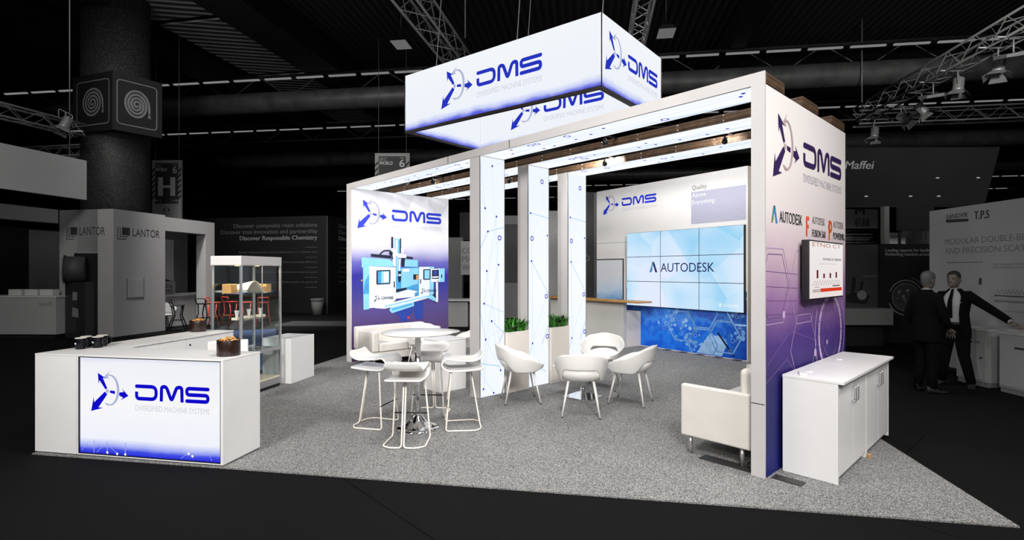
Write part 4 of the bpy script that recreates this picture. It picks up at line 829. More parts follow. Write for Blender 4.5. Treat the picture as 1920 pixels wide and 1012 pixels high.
for k in range(34): mb.disc(PR, .90+k*.026, 1.635+.016*((k*7) % 3-1), .007, o_, 0 if k % 3 else 1, 8)
part('chart_dots', mb, ['scrblack', 'scrdark'], t, recalc=False, kind='stuff')
for q, m in (((.88, 1.12, 1.545, 1.575), 'scrgrey'), ((1.12, 1.82, 1.545, 1.580), 'scrred'), ((.94, 1.08, 1.59, 1.60), 'scrgrey'), ((1.5, 1.75, 1.595, 1.605), 'scrblack')): part('chart_band', MB().poly(PR, [(q[0], q[2]), (q[1], q[2]), (q[1], q[3]), (q[0], q[3])], o_), m, t)
# ------------------------------------------------------------------ rest of the hall
def X(u, Y): return (u-960)*Y/995
def Zh(v, Y): return EYE+(508-v)*Y/995
FL = -.012
mb = MB().box(-48, -47.8, -12, 78, FL, 11); struct('wall_left', mb, 'hallblack')
mb = MB().box(48, 48.2, -12, 78, FL, 11); struct('wall_right', mb, 'hallblack')
# roof details
e1 = D(171.8); e2 = D(81.8)
def alongbeam(name, p, d, L, w, h, z, m, label, cat, group=None):
    F = Fr((p[0], p[1]), 0, 90); F.a = d; F.b = Vector((-d.y, d.x, 0))
    return tag(part(name, MB().fbox(F, 0, L, -w/2, w/2, z, z+h), m), label, cat, group)
ROOF = [(-8.6, 14.6), (6.5, 12), (19, 16)]
for i, (p, w_, lb) in enumerate((((-9.2, 14.5), 1.5, 'deep dark roof girder running away left of the hanging sign'), ((-14.4, 16), .5, 'narrow dark roof girder left of the pale roof strip'), ((7, 13), .5, 'narrow dark roof girder right of the hanging sign'))):
    alongbeam('roof_girder', p, D(79), 46, w_, .9, 9.9, 'hallblack', lb, 'roof girder')
for i, (a, L) in enumerate(((-13.3, 6.5), (-12.0, 7.6), (-10.4, 9))):
    pass
F = Fr((-13.3, 17), 79, 169)
for i in range(4):
    tag(part('roof_strip', MB().fbox(F, -3+i*5.2, 1.9+i*5.2, -3.1, -.2, 10.6, 10.66), 'skylight'), 'pale corrugated roof strip, %s from the camera' % ('nearest', 'second', 'third', 'fourth')[i], 'roof panel', 'pale roof strips')
def rowpt(k): return Vector((-15.5, 23.0, 0))+Vector((math.sin(R(8.2)), math.cos(R(8.2)), 0))*7.45*k
def duct(p, r, z, x0, x1, label):
    a = p+e1*(-x1); b = p+e1*(-x0); pts = [a.lerp(b, i/40) for i in range(41)]
    tag(part('air_duct', MB().tube([(q.x, q.y, z) for q in pts], r, 20), 'duct'), label, 'duct')
duct(rowpt(0)+Vector((0, 1.2, 0)), .45, 9.2, -6, 62, 'thick round air duct behind the second row of strip lamps')
duct(rowpt(1.6), .42, 9.0, -6, 56, 'round air duct behind the third row of strip lamps')
duct(rowpt(2.7), .42, 9.0, -8, 56, 'farthest round air duct low over the distant stands')
# strip lamps
first = None; NM = {-1: 'nearest', 0: 'second', 1: 'third', 2: 'fourth', 3: 'fifth', 4: 'sixth', 5: 'seventh'}
LM = MB().box(-.60, .60, -.07, .07, .05, .09, 1).box(-.58, .58, -.05, .05, 0, .05, 0)
for k in range(-1, 6):
    c = rowpt(k); n = 0
    for i in range(60):
        q = c+e1*(-(i*1.42+.3*k-7)); u_ = 960+995*q.x/q.y
        if u_ < -20 or u_ > 1945: continue
        z = 9.75
        if first is None:
            first = part('strip_lamp', LM, ['tube', 'black']); XF[first] = Matrix.Identity(4); me = first.data
            cen = first.location.copy(); o = first
        else: o = first.copy(); COL.objects.link(o)
        o.location = (q.x, q.y, z); o.rotation_euler = (0, 0, R(-8.2))
        tag(o, f'fluorescent strip lamp in the {NM[k]} row hung under the roof', 'ceiling lamp', f'strip lamps, {NM[k]} row')
    rail = part('lamp_rail', MB().tube([c+e1*8+Vector((0, 0, 9.90)), c-e1*60+Vector((0, 0, 9.90))], .03, 6), 'hallblack'); tag(rail, f'thin dark rail carrying the {NM[k]} row of strip lamps', 'lamp rail')
    # open-web roof truss above the row
    if k >= 0:
        T = Fr((c.x, c.y+1.8), 0, 90); T.a = -e1; T.b = e2; mb = MB()
        t = thing('roof_truss', f'open dark roof truss just behind the {NM[k]} row of lamps', 'truss', tuple(T.p(25, 0, 9.6)), R(-8.2))
        part('chord', MB().tube([T.p(-8, 0, 9.6), T.p(58, 0, 9.6)], .05, 6), 'hallmid', t); part('chord', MB().tube([T.p(-8, 0, 10.6), T.p(58, 0, 10.6)], .05, 6), 'hallmid', t)
        zz = [T.p(-8+j*1.5, 0, 9.6 if j % 2 else 10.6) for j in range(45)]; part('bracing', MB().tube(zz, .025, 5, smooth=False), 'hallmid', t)
for (x, y, lb) in ((X(752, 16.8), 16.8, 'square flood lamp under the roof left of the hanging sign'), (X(1249, 16.0), 16.0, 'square flood lamp under the roof right of the hanging sign')):
    t = thing('flood_lamp', lb, 'ceiling lamp', (x, y, 8.9), R(-8))
    k = W((x, y, 8.9), R(-8)); q = [(-.26, -.34), (.26, -.34), (.26, .34), (-.26, .34)]
    part('housing', MB().hexa([k(a, b, .02) for a, b in q]+[k(a*.6, b*.6, .2) for a, b in q]), 'black', t); part('diffuser', MB().hexa([k(a*.94, b*.94, 0) for a, b in q]+[k(a*.94, b*.94, .02) for a, b in q]), 'flood', t)
    part('hanger', MB().tube([k(0, 0, .2), k(0, 0, 2)], .015, 5), 'black', t)
# lighting trusses
def truss(p0, p1, size, label, bay=.5, r=.032):
    p0 = Vector(p0); p1 = Vector(p1); d = (p1-p0); L = d.length; d.normalize(); sd = Vector((-d.y, d.x, 0)).normalized()*size/2; up = Vector((0, 0, size/2))
    t = thing('lattice_truss', label, 'truss', tuple((p0+p1)/2-up), math.atan2(d.y, d.x)); cs_ = [sd+up, -sd+up, -sd-up, sd-up]
    for c in cs_: part('chord', MB().tube([p0+c, p1+c], r, 8), 'truss', t)
    n = int(L/bay)
    for j in range(4):
        a, b = cs_[j], cs_[(j+1) % 4]
        part('bracing', MB().tube([p0+d*(L*i/n)+(a if i % 2 else b) for i in range(n+1)], r*.45, 5, smooth=False), 'truss', t)
    return t
truss((-2.45, 9.4, 7.5), (-.55, 19.2, 7.5), .50, 'grey lattice truss running away behind the left part of the hanging sign', .42)
truss((2.55, 9.6, 7.5), (4.0, 19.0, 7.5), .36, 'grey lattice truss running away behind the right part of the hanging sign', .42)
truss((11.6, 10.4, 7.5), (12.85, 19.6, 7.5), .48, 'grey lattice truss with spotlights at upper right, running away from us', .5)
truss((12.9, 19.9, 7.45), (21.2, 18.6, 7.45), .48, 'grey lattice truss crossing at right beyond the spotlights', .5)
truss((-13.7, 12.6, 5.95), (-12.9, 15.9, 5.95), .34, 'grey lattice truss at left beside the hose sign', .42)
truss((-17.5, 18.8, 5.9), (-14.1, 18.2, 5.9), .34, 'grey lattice truss above the white fascia at far left', .42)
for q, lb in (((12.86, 19.5), 'thin chain holding up the far end of the spotlight truss'), ((-1.2, 13.6), 'thin chain hanging behind the left of the sign')):
    tag(part('hoist_chain', MB().tube([(q[0], q[1], 7.72), (q[0], q[1], 10.995)], .02, 5), 'truss'), lb, 'chain')
def spot(px, py, Y, aim, label, first_=None):
    loc = (X(px, Y), Y, Zh(py, Y)); t = thing('spotlight', label, 'spotlight', loc, 0); c = Vector(loc); d = Vector(aim).normalized(); x = d.orthogonal().normalized(); y = d.cross(x)
    part('lamp_body', MB().tube([c-d*.22, c-d*.18, c+d*.10, c+d*.16], [.09, .13, .13, .15], 14), 'truss', t)
    part('lens', MB().tube([c+d*.158, c+d*.165], .12, 14), 'inklight', t)
    part('yoke', MB().tube(fillet([c+x*.16, c+x*.17+Vector((0, 0, .34)), c-x*.17+Vector((0, 0, .34)), c-x*.16], .05), .014, 6), 'truss', t); zc = 7.26 if px > 900 else 5.78; part('hook_clamp', MB().tube([c+Vector((0, 0, .34)), Vector((c.x, c.y, zc))], .02, 6).tube([Vector((c.x-.5, c.y, zc)), Vector((c.x+.5, c.y, zc))], .025, 6), 'truss', t)
    for a, b in ((x, y), (-x, y), (y, x), (-y, x)):
        e = c+d*.165+a*.14; part('barn_door', MB().hexa([e+b*.12, e-b*.12, e-b*.18+d*.13+a*.13, e+b*.18+d*.13+a*.13]+[v_+d*.006 for v_ in (e+b*.12, e-b*.12, e-b*.18+d*.13+a*.13, e+b*.18+d*.13+a*.13)]), 'truss', t)
    return t
for a in ((1872, 125, 13.1, (-.2, -.1, -1), 'spotlight with barn doors, nearest on the right-hand truss'), (1797, 160, 14.6, (-.1, 0, -1), 'spotlight with barn doors, second along the right-hand truss'), (1728, 205, 16.4, (.6, -.2, -.8), 'spotlight tilted outward, halfway along the right-hand truss'), (1694, 222, 17.8, (.7, .2, -.25), 'spotlight turned sideways near the far end of the right-hand truss'), (1640, 250, 19.3, (-.15, -.1, -1), 'spotlight with barn doors at the far tip of the right-hand truss'), (123, 232, 15.3, (-.2, -.4, -1), 'spotlight clamped below the left truss by the hose sign')): spot(*a)
for px, py, Y, lb in ((1755, 178, 15.4, 'flat square floodlight panel under the middle of the right-hand truss'), (1908, 100, 12.4, 'flat square floodlight panel at the right edge under the truss')):
    c = Vector((X(px, Y), Y, Zh(py, Y))); t = thing('floodlight', lb, 'floodlight', tuple(c)); part('panel', MB().hexa([c+Vector(q) for q in ((-.3, -.05, -.12), (.25, -.12, -.05), (.3, .3, .05), (-.25, .36, -.02), (-.3, -.05, -.04), (.25, -.12, .05), (.3, .3, .15), (-.25, .36, .08))]), 'truss', t); part('bracket', MB().tube([c+Vector((0, .1, .06)), c+Vector((0, .1, 7.26-c.z))], .02, 6).tube([c+Vector((-.4, .1, 7.26-c.z)), c+Vector((.4, .1, 7.26-c.z))], .025, 6), 'truss', t)
# column and hose signs
cx_, cy_ = X(218.5, 17.3), 17.3
struct('pillar', MB().lathe([(.93, FL), (.93, 11)], (cx_, cy_, 0), 48), 'stone')
t = thing('hose_sign', 'black two-faced fire hose sign fixed around the round pillar', 'sign', (X(211, 15.9), 15.9, Zh(240, 15.9)))
kpt = Vector((X(211, 15.9), 15.9, 0)); pL = Vector((X(136, 16.5), 16.5, 0)); pR_ = Vector((X(304, 17.0), 17.0, 0)); zb, zt = Zh(242, 15.9), Zh(132, 15.9)
for a, b, nm in ((pL, kpt, 'sign_panel'), (kpt, pR_, 'sign_panel')):
    u_ = (b-a); L = u_.length; P = Pl(a, u_); q = part(nm, MB().pbox(P, 0, L, zb, zt, -.06, 0), 'hallblack', t); mid = L/2+(.03 if a is pL else -.02); zc = (zb+zt)/2; h = (zt-zb)*.38; wd = L*.40
    mb = MB(); mb.stroke(P, fillet([(mid, zc-h), (mid-wd, zc-h), (mid-wd, zc+h), (mid+wd, zc+h), (mid+wd, zc-h), (mid, zc-h)], .12, 5), .03, .004, 0)
    part('sign_border', mb, 'hallmid', q, recalc=False)
    sp = []; kx = wd*.62/.42
    for i in range(110):
        th = 2*PI*4.0*i/109; r = .03+.40*i/109*1.0; sp.append((mid-.02+r*math.cos(th)*kx, zc-r*math.sin(th)*1.05))
    sp += [(sp[-1][0]+.005, sp[-1][1]-.1), (sp[-1][0]+.005, sp[-1][1]-.2)]
    mb = MB().stroke(P, sp, .062, .004, 0); mb.poly(P, [(sp[-1][0]-.025, sp[-1][1]-.02), (sp[-1][0]+.025, sp[-1][1]-.02), (sp[-1][0]+.04, sp[-1][1]-.14), (sp[-1][0]-.04, sp[-1][1]-.14)], .004); part('hose_symbol', mb, 'hallmid', q, recalc=False)
# ---- booth on the left
LC = Vector((-10.63, 14.15, 0)); PLn = Fr(LC, 169, 79); PLf = Pl(PLn.p(1.756, 0), D(-11)); PRt = Pl(LC, D(79))
t = thing('exhibition_booth', 'grey corner booth tower with dark square emblem lettering on two faces', 'booth', (LC.x-.6, LC.y+.8, FL), R(79))
part('booth_wall', MB().fbox(PLn, 0, 1.18, 0, 1.66, FL, 3.41).fbox(PLn, 1.18, 1.24, .12, 1.66, FL, 2.25).fbox(PLn, 1.24, 1.756, 0, 1.66, FL, 3.41).fbox(PLn, .5, 1.24, 0, 1.66, 2.25, 3.41), 'hallgrey', t)
nf = part('niche', MB().pbox(PLf, .50, 1.26, FL+.02, 2.23, .002, .012), 'hallblack', t)
for P, s0, k in ((PLf, .23, 1.0), (PRt, .10, 1.08)):
    mb = MB(); z = 2.73
    mb.poly(P, [(s0+.14*k, z), (s0+.36*k, z), (s0+.36*k, z+.21), (s0+.14*k, z+.21)]); mb.stroke(P, [(s0+.09*k, z+.21), (s0+.09*k, z-.04), (s0+.30*k, z-.04)], .02); mb.stroke(P, [(s0+.02*k, z+.21), (s0+.02*k, z-.11), (s0+.26*k, z-.11)], .02)
    part('square_emblem', mb, 'ink', t, recalc=False); part('lettering', MB().text(P, 'LANTOR', s0+.44*k, z-.01, .225, 0, .82*k), 'ink', t, recalc=False)
part('wall_hatch', MB().pbox(PRt, .42, .90, 1.02, 1.52, 0, .02), 'hallgrey', t); part('hatch_edge', MB().pbox(PRt, .38, .42, .98, 1.55, 0, .012).pbox(PRt, .90, .93, .98, 1.55, 0, .012).pbox(PRt, .42, .90, .98, 1.02, 0, .012), 'hallmid', t)
t = thing('material_reel', 'large dark drum reel on a glazed stand in front of the grey booth tower', 'reel', tuple(PLf.p(.86, 0, .25)), R(-11))
a = PLf.p(.62, 1.80, .34); b = PLf.p(.95, 1.80, .05); part('drum', MB().tube([a, b], .34, 32), 'halldark', t); nrm = (a-b).normalized()
fl = part('flange', MB().tube([a+nrm*.03, a], .38, 36), 'hallmid', t); part('hub', MB().tube([a+nrm*.05, a+nrm*.03], .09, 20), 'hallblack', t)
xx = nrm.cross(Vector((0, 0, 1))).normalized(); FP = Pl(a+nrm*.032, -xx)
mb = MB()
for k in range(6): th = R(60*k+15); c_ = (.24*math.cos(th), .24*math.sin(th)); mb.poly(FP, [(c_[0]+.05*math.cos(th+q), c_[1]+.05*math.sin(th+q)) for q in (.5, 2.6, 3.7, 5.8)], .002, k % 2)
part('flange_cutouts', mb, ['inkgrey', 'hallblack'], fl, recalc=False)
part('stand_case', MB().pbox(PLf, .56, 1.2, FL, 1.46, .02, .30), 'gloss', t); part('stand_label', MB().poly(PLf, [(.80, .98), (.95, .98), (.95, 1.2), (.80, 1.2)], .302).poly(PLf, [(.78, .55), (1.0, .52), (.98, .75), (.8, .8)], .302), 'inkgrey', t)
# portal to the right of the tower
t = thing('booth_portal', 'grey booth portal with a dark recess right of the corner tower', 'booth', tuple(PRt.p(2.6, FL, -.8)), R(79))
part('header', MB().pbox(PRt, 1.662, 3.64, 2.95, 3.36, -.35, 0), 'hallgrey', t); part('jamb', MB().pbox(PRt, 3.25, 3.64, FL, 2.949, -.35, 0), 'hallgrey', t)
bk = part('back_panel', MB().pbox(PRt, 1.662, 4.2, FL, 3.3, -1.62, -1.55), 'halldark', t); part('poster', MB().poly(PRt, [(1.7, 1.2), (3.6, 1.2), (3.6, 2.8), (1.7, 2.8)], -1.545), 'hallmid', bk)
sw = fillet([(1.95, 3.1), (2.15, 2.2), (2.7, 1.5), (3.5, 1.25)], .6, 8); mb = MB().stroke(PRt, sw, [.1+.012*i for i in range(len(sw))], -1.54); part('poster_swoosh', mb, 'hallblack', bk, recalc=False)
F = Fr(PRt.p(1.75, 0, -.5), 79, 169)
t = thing('booth_counter', 'white booth counter inside the dark recess beside the black stools', 'counter', tuple(F.p(1, .4, FL)), R(79))
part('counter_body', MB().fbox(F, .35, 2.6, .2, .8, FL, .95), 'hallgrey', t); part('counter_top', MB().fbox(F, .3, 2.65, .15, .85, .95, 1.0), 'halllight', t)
P = Pl(F.p(.95, .4, 1.0), D(-11+8)); t = thing('menu_board', 'small white board with black lettering standing on the recess counter', 'sign', tuple(F.p(.95, .4, 1.0)))
q = part('board', MB().pbox(P, -.22, .22, 0, .42, -.02, 0), 'halllight', t); part('lettering', MB().text(P, 'TU LA', -.15, .22, .10, 0, .3, bold=.02).text(P, 'DUO', -.15, .07, .10, 0, .3, bold=.02), 'ink', t, recalc=False)
t = thing('tub_seat', 'pale curved easy chair in front of the recess counter', 'chair', tuple(PRt.p(2.1, FL, -.45)), R(-60)); k = W(tuple(PRt.p(2.1, FL, -.45)), R(-60))
part('shell', MB().grid(lambda u, v: k(-(.26+.06*v)*math.cos((u-.5)*4), (.26+.06*v)*math.sin((u-.5)*4), .42+.36*v*max(.25, 1-abs(u-.5)*1.2)), 18, 5), 'halllight', t, solid=.03); part('seat', MB().lathe([(.0001, .40), (.27, .40), (.28, .44), (.0001, .46)], k(0, 0, 0), 24), 'halllight', t); part('pedestal', MB().lathe([(.16, 0), (.16, .02), (.03, .04), (.03, .40)], k(0, 0, 0), 20), 'hallblack', t)
def wire_stool(loc, rz, m, label, group):
    t = thing('counter_stool', label, 'bar stool', (0, 0, 0), 0, group)
    part('seat', MB().box(-.17, .17, -.17, .17, .74, .77), m, t, bevel=.02)
    for sx, sy in ((1, 1), (1, -1), (-1, 1), (-1, -1)): part('leg', MB().tube([(.13*sx, .13*sy, .74), (.09*sx, .15*sy, .45), (.24*sx, .22*sy, 0)], [.022, .018, .016], 6), m, t)
    part('stretcher', MB().tube([(.12, .16, .32), (-.12, .16, .32), (-.12, -.16, .32), (.12, -.16, .32)], .012, 6, closed=True), m, t)
    part('back_rail', MB().tube(fillet([(-.15, .15, .76), (-.20, .17, .92), (-.20, -.17, .92), (-.15, -.15, .76)], .05), .016, 6), m, t)
    t.location = loc; t.rotation_euler = (0, 0, rz); return t
bs = wire_stool((X(333, 15.6), 15.6, FL), .4, 'hallblack', 'black angular stool inside the dark recess of the grey booth', 'black stools')
dup(bs, (X(384, 16.4), 16.4, FL), 1.4, 'black angular stool at the right side of the grey booth recess')
rs = wire_stool((X(401, 17.0), 17.0, FL), .2, 'red', 'red angular stool seen through the display cabinet, leftmost', 'red stools')
for px, Y, a, lb in ((432, 17.4, 1.1, 'red angular stool seen through the display cabinet, left of its corner post'), (462, 17.2, .5, 'red angular stool seen through the display cabinet, right of its corner post'), (494, 17.0, 2.0, 'red angular stool seen through the display cabinet, rightmost')): dup(rs, (X(px, Y), Y, FL), a, lb)
t = thing('high_table', 'white high table among the red stools behind the display cabinet', 'table', (X(450, 18.4), 18.4, FL)); c = (X(450, 18.4), 18.4)
part('table_top', MB().box(c[0]-1.3, c[0]+1.0, c[1]-.35, c[1]+.35, 1.02, 1.07), 'halllight', t)
for a in (-1.0, .7): part('leg', MB().box(c[0]+a-.05, c[0]+a+.05, c[1]-.05, c[1]+.05, FL, 1.02), 'halldark', t)
# left-hand frame booth
PQ = Pl(PLn.p(1.76, 0), D(79)); t = thing('frame_booth', 'pale frame booth with dark striped back at the far left', 'booth', tuple(PQ.p(-1.5, FL, -.9)), R(79))
part('header', MB().pbox(PQ, -4, -.02, 3.05, 3.42, -.3, -.01), 'hallgrey', t)
bk = part('back_panel', MB().pbox(PQ, -4, 2.2, FL, 3.04, -2.6, -2.5), 'hallblack', t)
for s, w_, m in ((-1.35, .18, 'hallgrey'), (-.1, .10, 'halllight'), (1.1, 1.1, 'hallmid')): part('back_stripe', MB().pbox(PQ, s, s+w_, .6, 3.0, -2.5, -2.48), m, bk)
S0 = Pl((X(-70, 13.75), 13.9, 0), D(-2)); t = thing('reception_desk', 'pale reception desk with small grey lettering at the far left', 'counter', tuple(S0.p(1.2, FL, -.4)), R(-2))
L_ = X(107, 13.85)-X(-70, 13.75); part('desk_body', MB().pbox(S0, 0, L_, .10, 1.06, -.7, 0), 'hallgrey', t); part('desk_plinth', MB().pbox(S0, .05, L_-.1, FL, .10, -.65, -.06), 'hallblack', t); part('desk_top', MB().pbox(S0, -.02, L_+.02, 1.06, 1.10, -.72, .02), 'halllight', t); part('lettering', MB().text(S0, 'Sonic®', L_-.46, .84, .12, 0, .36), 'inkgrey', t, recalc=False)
for i, px in enumerate((8, 40, 70)):
    t = tag(part('brochure_box', MB().pbox(S0, X(px, 13.9)-X(-70, 13.75)-.16, X(px, 13.9)-X(-70, 13.75)+.19, 1.101, 1.26, -.5, -.3), 'halllight'), ('pale box standing on the lettered reception desk, left one', 'pale box standing on the lettered reception desk, middle one', 'pale box standing on the lettered reception desk, right one')[i], 'box', 'boxes on the reception desk')
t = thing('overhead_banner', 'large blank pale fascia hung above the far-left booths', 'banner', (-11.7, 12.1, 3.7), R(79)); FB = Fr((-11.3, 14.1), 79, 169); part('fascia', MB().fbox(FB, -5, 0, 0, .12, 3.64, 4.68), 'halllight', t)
for s in (-3.5, -.4): part('hanging_wire', MB().tube([FB.p(s, .06, 4.68), FB.p(s, .06, 10.995)], .012, 5), 'hallmid', t)
# ---- dark lettered wall
DW = Pl(Vector((*[float(q) for q in ((613-960)*22.04/995, 22.04)], 0))+D(169)*7.4, D(-11)); t = thing('lettered_wall', 'black wall with grey slogan lettering behind the display cabinet', 'booth wall', tuple(DW.p(3.7, FL, -.1)), R(-11)); Q = lambda s: 7.4-s
part('wall_panel', MB().pbox(DW, 0, 7.4, FL, 4.05, -.12, 0), 'hallblack', t)
mb = MB()
for z, tx_, w_, m, b_ in ((3.60, 'Discover composite resin solutions', 3.95, 1, 0.01), (3.34, 'Discover true innovation and partnership', 4.58, 1, .01), (3.07, 'Discover Responsible Chemistry', 3.65, 0, .03)): mb.text(DW, tx_, Q(.44), z, .185, m, w_, 'R', bold=b_)
for i, (tx_, w_) in enumerate((('Breakthrough epoxy resins with the safety built in at a molecular level', 3.7), ('New improved results while maximizing efficiency', 3.0), ('Durable solutions for automotive composite parts', 3.0), ('Novel tooling resins for fire safety and manufacturing for rail and aircraft', 3.7))):
    z = 2.52-i*.42; mb.poly(DW, [(Q(1.0), z+.22), (Q(.44), z+.22), (Q(.44), z+.235), (Q(1.0), z+.235)], .003, 1).text(DW, tx_, Q(.44), z, .075, 1, w_, 'R')
mb.poly(DW, [(Q(1.0), 1.06), (Q(.44), 1.06), (Q(.44), 1.075), (Q(1.0), 1.075)], .003, 1); part('lettering', mb, ['inklight', 'inkgrey'], t, recalc=False); part('edge_strip', MB().pbox(DW, 7.4, 7.42, FL, 4.05, -.1, .01), 'hallmid', t)
DR = Pl(Vector((X(613, 22.04)+.03, 22.04, 0)), D(72)); mb = MB()
part('side_panel', MB().pbox(DR, .02, 5, FL, 4.05, -.12, 0), 'hallblack', t)
for z, tx_, w_, m in ((3.60, 'Discover composite', 2.3, 1), (3.34, 'Discover true inno', 2.2, 1), (3.07, 'Discover Respons', 2.0, 0)): mb.text(DR, tx_, .75, z, .185, m, w_, bold=.02)
for i in range(4): z = 2.52-i*.42; mb.poly(DR, [(.75, z+.22), (1.3, z+.22), (1.3, z+.235), (.75, z+.235)], .003, 1).text(DR, 'Breakthrough epoxy resins', .75, z, .075, 1, 2.2)
part('side_lettering', mb, ['inklight', 'inkgrey'], t, recalc=False)
t = thing('waste_bin', 'dark waste bin with a liner standing against the lettered wall', 'bin', (X(595, 21.5), 21.5, FL)); part('bin_body', MB().lathe([(.18, 0), (.25, .60), (.23, .60), (.17, .03), (.0001, .03)], (X(595, 21.5), 21.5, FL), 24), 'hallmid', t); part('bin_liner', MB().lathe([(.255, .55), (.27, .62), (.24, .66), (.235, .60)], (X(595, 21.5), 21.5, FL), 24), 'inkgrey', t)
tag(part('floor_mat', MB().box(X(545, 18.4), X(700, 18.4), 17.0, 18.6, FL, FL+.012), 'halldark'), 'slightly paler platform edge on the floor before the lettered wall', 'platform')
a = Vector((X(431, 9.2), 9.2, 0)); b = Vector((X(437, 15.6), 15.6, 0)); d = (b-a).normalized(); sd = Vector((d.y, -d.x, 0))
q = [a, a+sd*.75, b+sd*1.15, b]; tag(part('aisle_carpet', MB().prism([(p.x, p.y) for p in q], FL, FL+.006), 'bluemat'), 'strip of blue aisle carpet seen through the display cabinet', 'carpet')
# hall direction signs
def hallsign(px0, px1, vt, vb, Y, letter, label, lo):
    x0, x1 = X(px0, Y), X(px1, Y); zt, zb = Zh(vt, Y), Zh(vb, Y); w_ = x1-x0; h = zt-zb; P = Pl((x0, Y, 0), (1, 0, 0)); t = thing('direction_sign', label, 'sign', ((x0+x1)/2, Y, zb))
    part('board', MB().pbox(P, 0, w_, zb, zt, -.08, 0), 'hallgrey', t); part('dark_field', MB().poly(P, [(.11*w_, zb+.27*h), (.89*w_, zb+.27*h), (.89*w_, zt-.05*h), (.11*w_, zt-.05*h)], .003), 'halldark', t)
    mb = MB().text(P, 'JEC', .13*w_, zt-.12*h, .05*h, 1, .22*w_, off=.006).text(P, 'WORLD', .13*w_, zt-.185*h, .055*h, 0, .38*w_, off=.006, bold=.02).text(P, '6', .71*w_, zt-.22*h, .125*h, 0, .14*w_, off=.006, bold=.02).text(P, 'HALL', .72*w_, zt-.085*h, .02*h, 0, .13*w_, off=.006)
    if letter:
        mb.text(P, letter, .5*w_, zb+.40*h, .33*h, 0, .5*w_, 'C', .006, .05).text(P, 'J', .25*w_, zb+.30*h, .05*h, 1, .05*w_, off=.006).text(P, 'G', .64*w_, zb+.30*h, .05*h, 1, .07*w_, off=.006)
        for s, e in ((.24, .13), (.73, .86)): 
            k = 1 if e > s else -1; y = zb+.325*h; mb.stroke(P, [(s*w_, y), (e*w_, y)], .012*h, .006, 1); mb.stroke(P, [((e-.05*k)*w_, y+.02*h), (e*w_, y), ((e-.05*k)*w_, y-.02*h)], .012*h, .006, 1)
        mb.stroke(P, [(.46*w_, zb+.20*h), (.40*w_, zb+.165*h), (.46*w_, zb+.13*h)], .02*h, .006, 2); mb.stroke(P, [(.54*w_, zb+.20*h), (.60*w_, zb+.165*h), (.54*w_, zb+.13*h)], .02*h, .006, 2); mb.text(P, 'Chomarat', .5*w_, zb+.08*h, .03*h, 2, .3*w_, 'C', .006)
    part('lettering', mb, ['inkpale', 'inklight', 'ink'], t, recalc=False); mb = MB()
    for i in range(6):
        y = zb+(.33+.09*i)*h
        for s in (.0, .89): part('stripe', MB().poly(P, [(s*w_, y), (s*w_, y+.04*h), ((s+.10)*w_, y+.10*h), ((s+.10)*w_, y+.06*h)], .004), 'hallblack', t, recalc=False)
    for s in (.1, .9): part('hanging_wire', MB().tube([P.p(s*w_, zt, -.04), P.p(s*w_, 10.995, -.04)], .01, 5), 'hallmid', t)
hallsign(285, 340, 300, 412, 20, 'H', 'hanging hall sign with large letter H above the grey booth', 0)
hallsign(703, 768, 287, 405, 21, '', 'hanging hall sign with numeral 6, cut off by the left end of the stand', 0)
# ---- booths seen between the columns
def simple_wall(name, px0, px1, vt, Y, m, label, thick=.3, vb=None, cat='booth wall'):
    x0, x1 = X(px0, Y), X(px1, Y); o = MB().box(x0, x1, Y, Y+thick, FL if vb is None else Zh(vb, Y), Zh(vt, Y)); t = thing(name, label, cat, ((x0+x1)/2, Y+thick/2, FL)); part('wall_panel', o, m, t)
    if vb is not None: part('support_post', MB().box(x0+.03, x0+.09, Y+.02, Y+.05, FL, Zh(vb, Y)), 'hallblack', t)
    return t, Pl((x0, Y, 0), (1, 0, 0)), x1-x0
t, P, w_ = simple_wall('booth_wall', 864, 912, 452, 19.5, 'hallgrey', 'grey booth wall with large dark capitals left of the front lit column', .3, 515)
part('lettering', MB().text(P, 'COMP', .05, Zh(475, 19.5), .22, 0, .72, bold=.03).text(P, 'MAKE', .05, Zh(490, 19.5), .22, 0, .72, bold=.03).text(P, 'WORLD', .05, Zh(507, 19.5), .22, 0, .82, bold=.03), 'inkgrey', t, recalc=False)
part('side_post', MB().box(X(864, 19.5), X(866, 19.5), 19.5, 19.7, FL, Zh(515, 19.5)).box(X(905, 19.5), X(912, 19.5), 19.5, 19.7, FL, Zh(515, 19.5)), 'hallmid', t)
simple_wall('booth_wall', 836, 868, 445, 22, 'hallmid', 'mid grey distant booth wall beside the milling machine graphic')
t, P, w_ = simple_wall('booth_wall', 862, 905, 398, 25, 'halldark', 'dark distant banner above the wall with capitals', .2, 450)
tt = thing('distant_desk', 'pale distant desk glimpsed left of the front lit column', 'desk', (X(862, 17), 17, FL)); part('desk_body', MB().box(X(842, 17), X(878, 17), 16.8, 17.3, FL, .8), 'hallgrey', tt); part('desk_top', MB().box(X(838, 17), X(884, 17), 16.7, 17.4, .8, .86), 'halllight', tt)
t, P, w_ = simple_wall('booth_wall', 930, 1034, 404, 20.0, 'hallmid', 'grey booth wall seen between the front and middle lit columns')
mb = MB().ring(P, .9, Zh(412, 20), .1, .13).ring(P, .95, Zh(518, 20), .08, .14).text(P, 'CAL', 1.3, Zh(552, 20), .2, 0, .5); part('wall_emblem', mb, 'inkgrey', t, recalc=False); part('dark_poster', MB().poly(P, [(.02, Zh(530, 20)), (w_-.02, Zh(530, 20)), (w_-.02, Zh(420, 20)), (.02, Zh(420, 20))], .002), 'halldark', t)
t, P, w_ = simple_wall('booth_wall', 1024, 1075, 395, 18.5, 'hallgrey', 'grey booth wall seen between the middle and rear lit columns')
mb = MB()
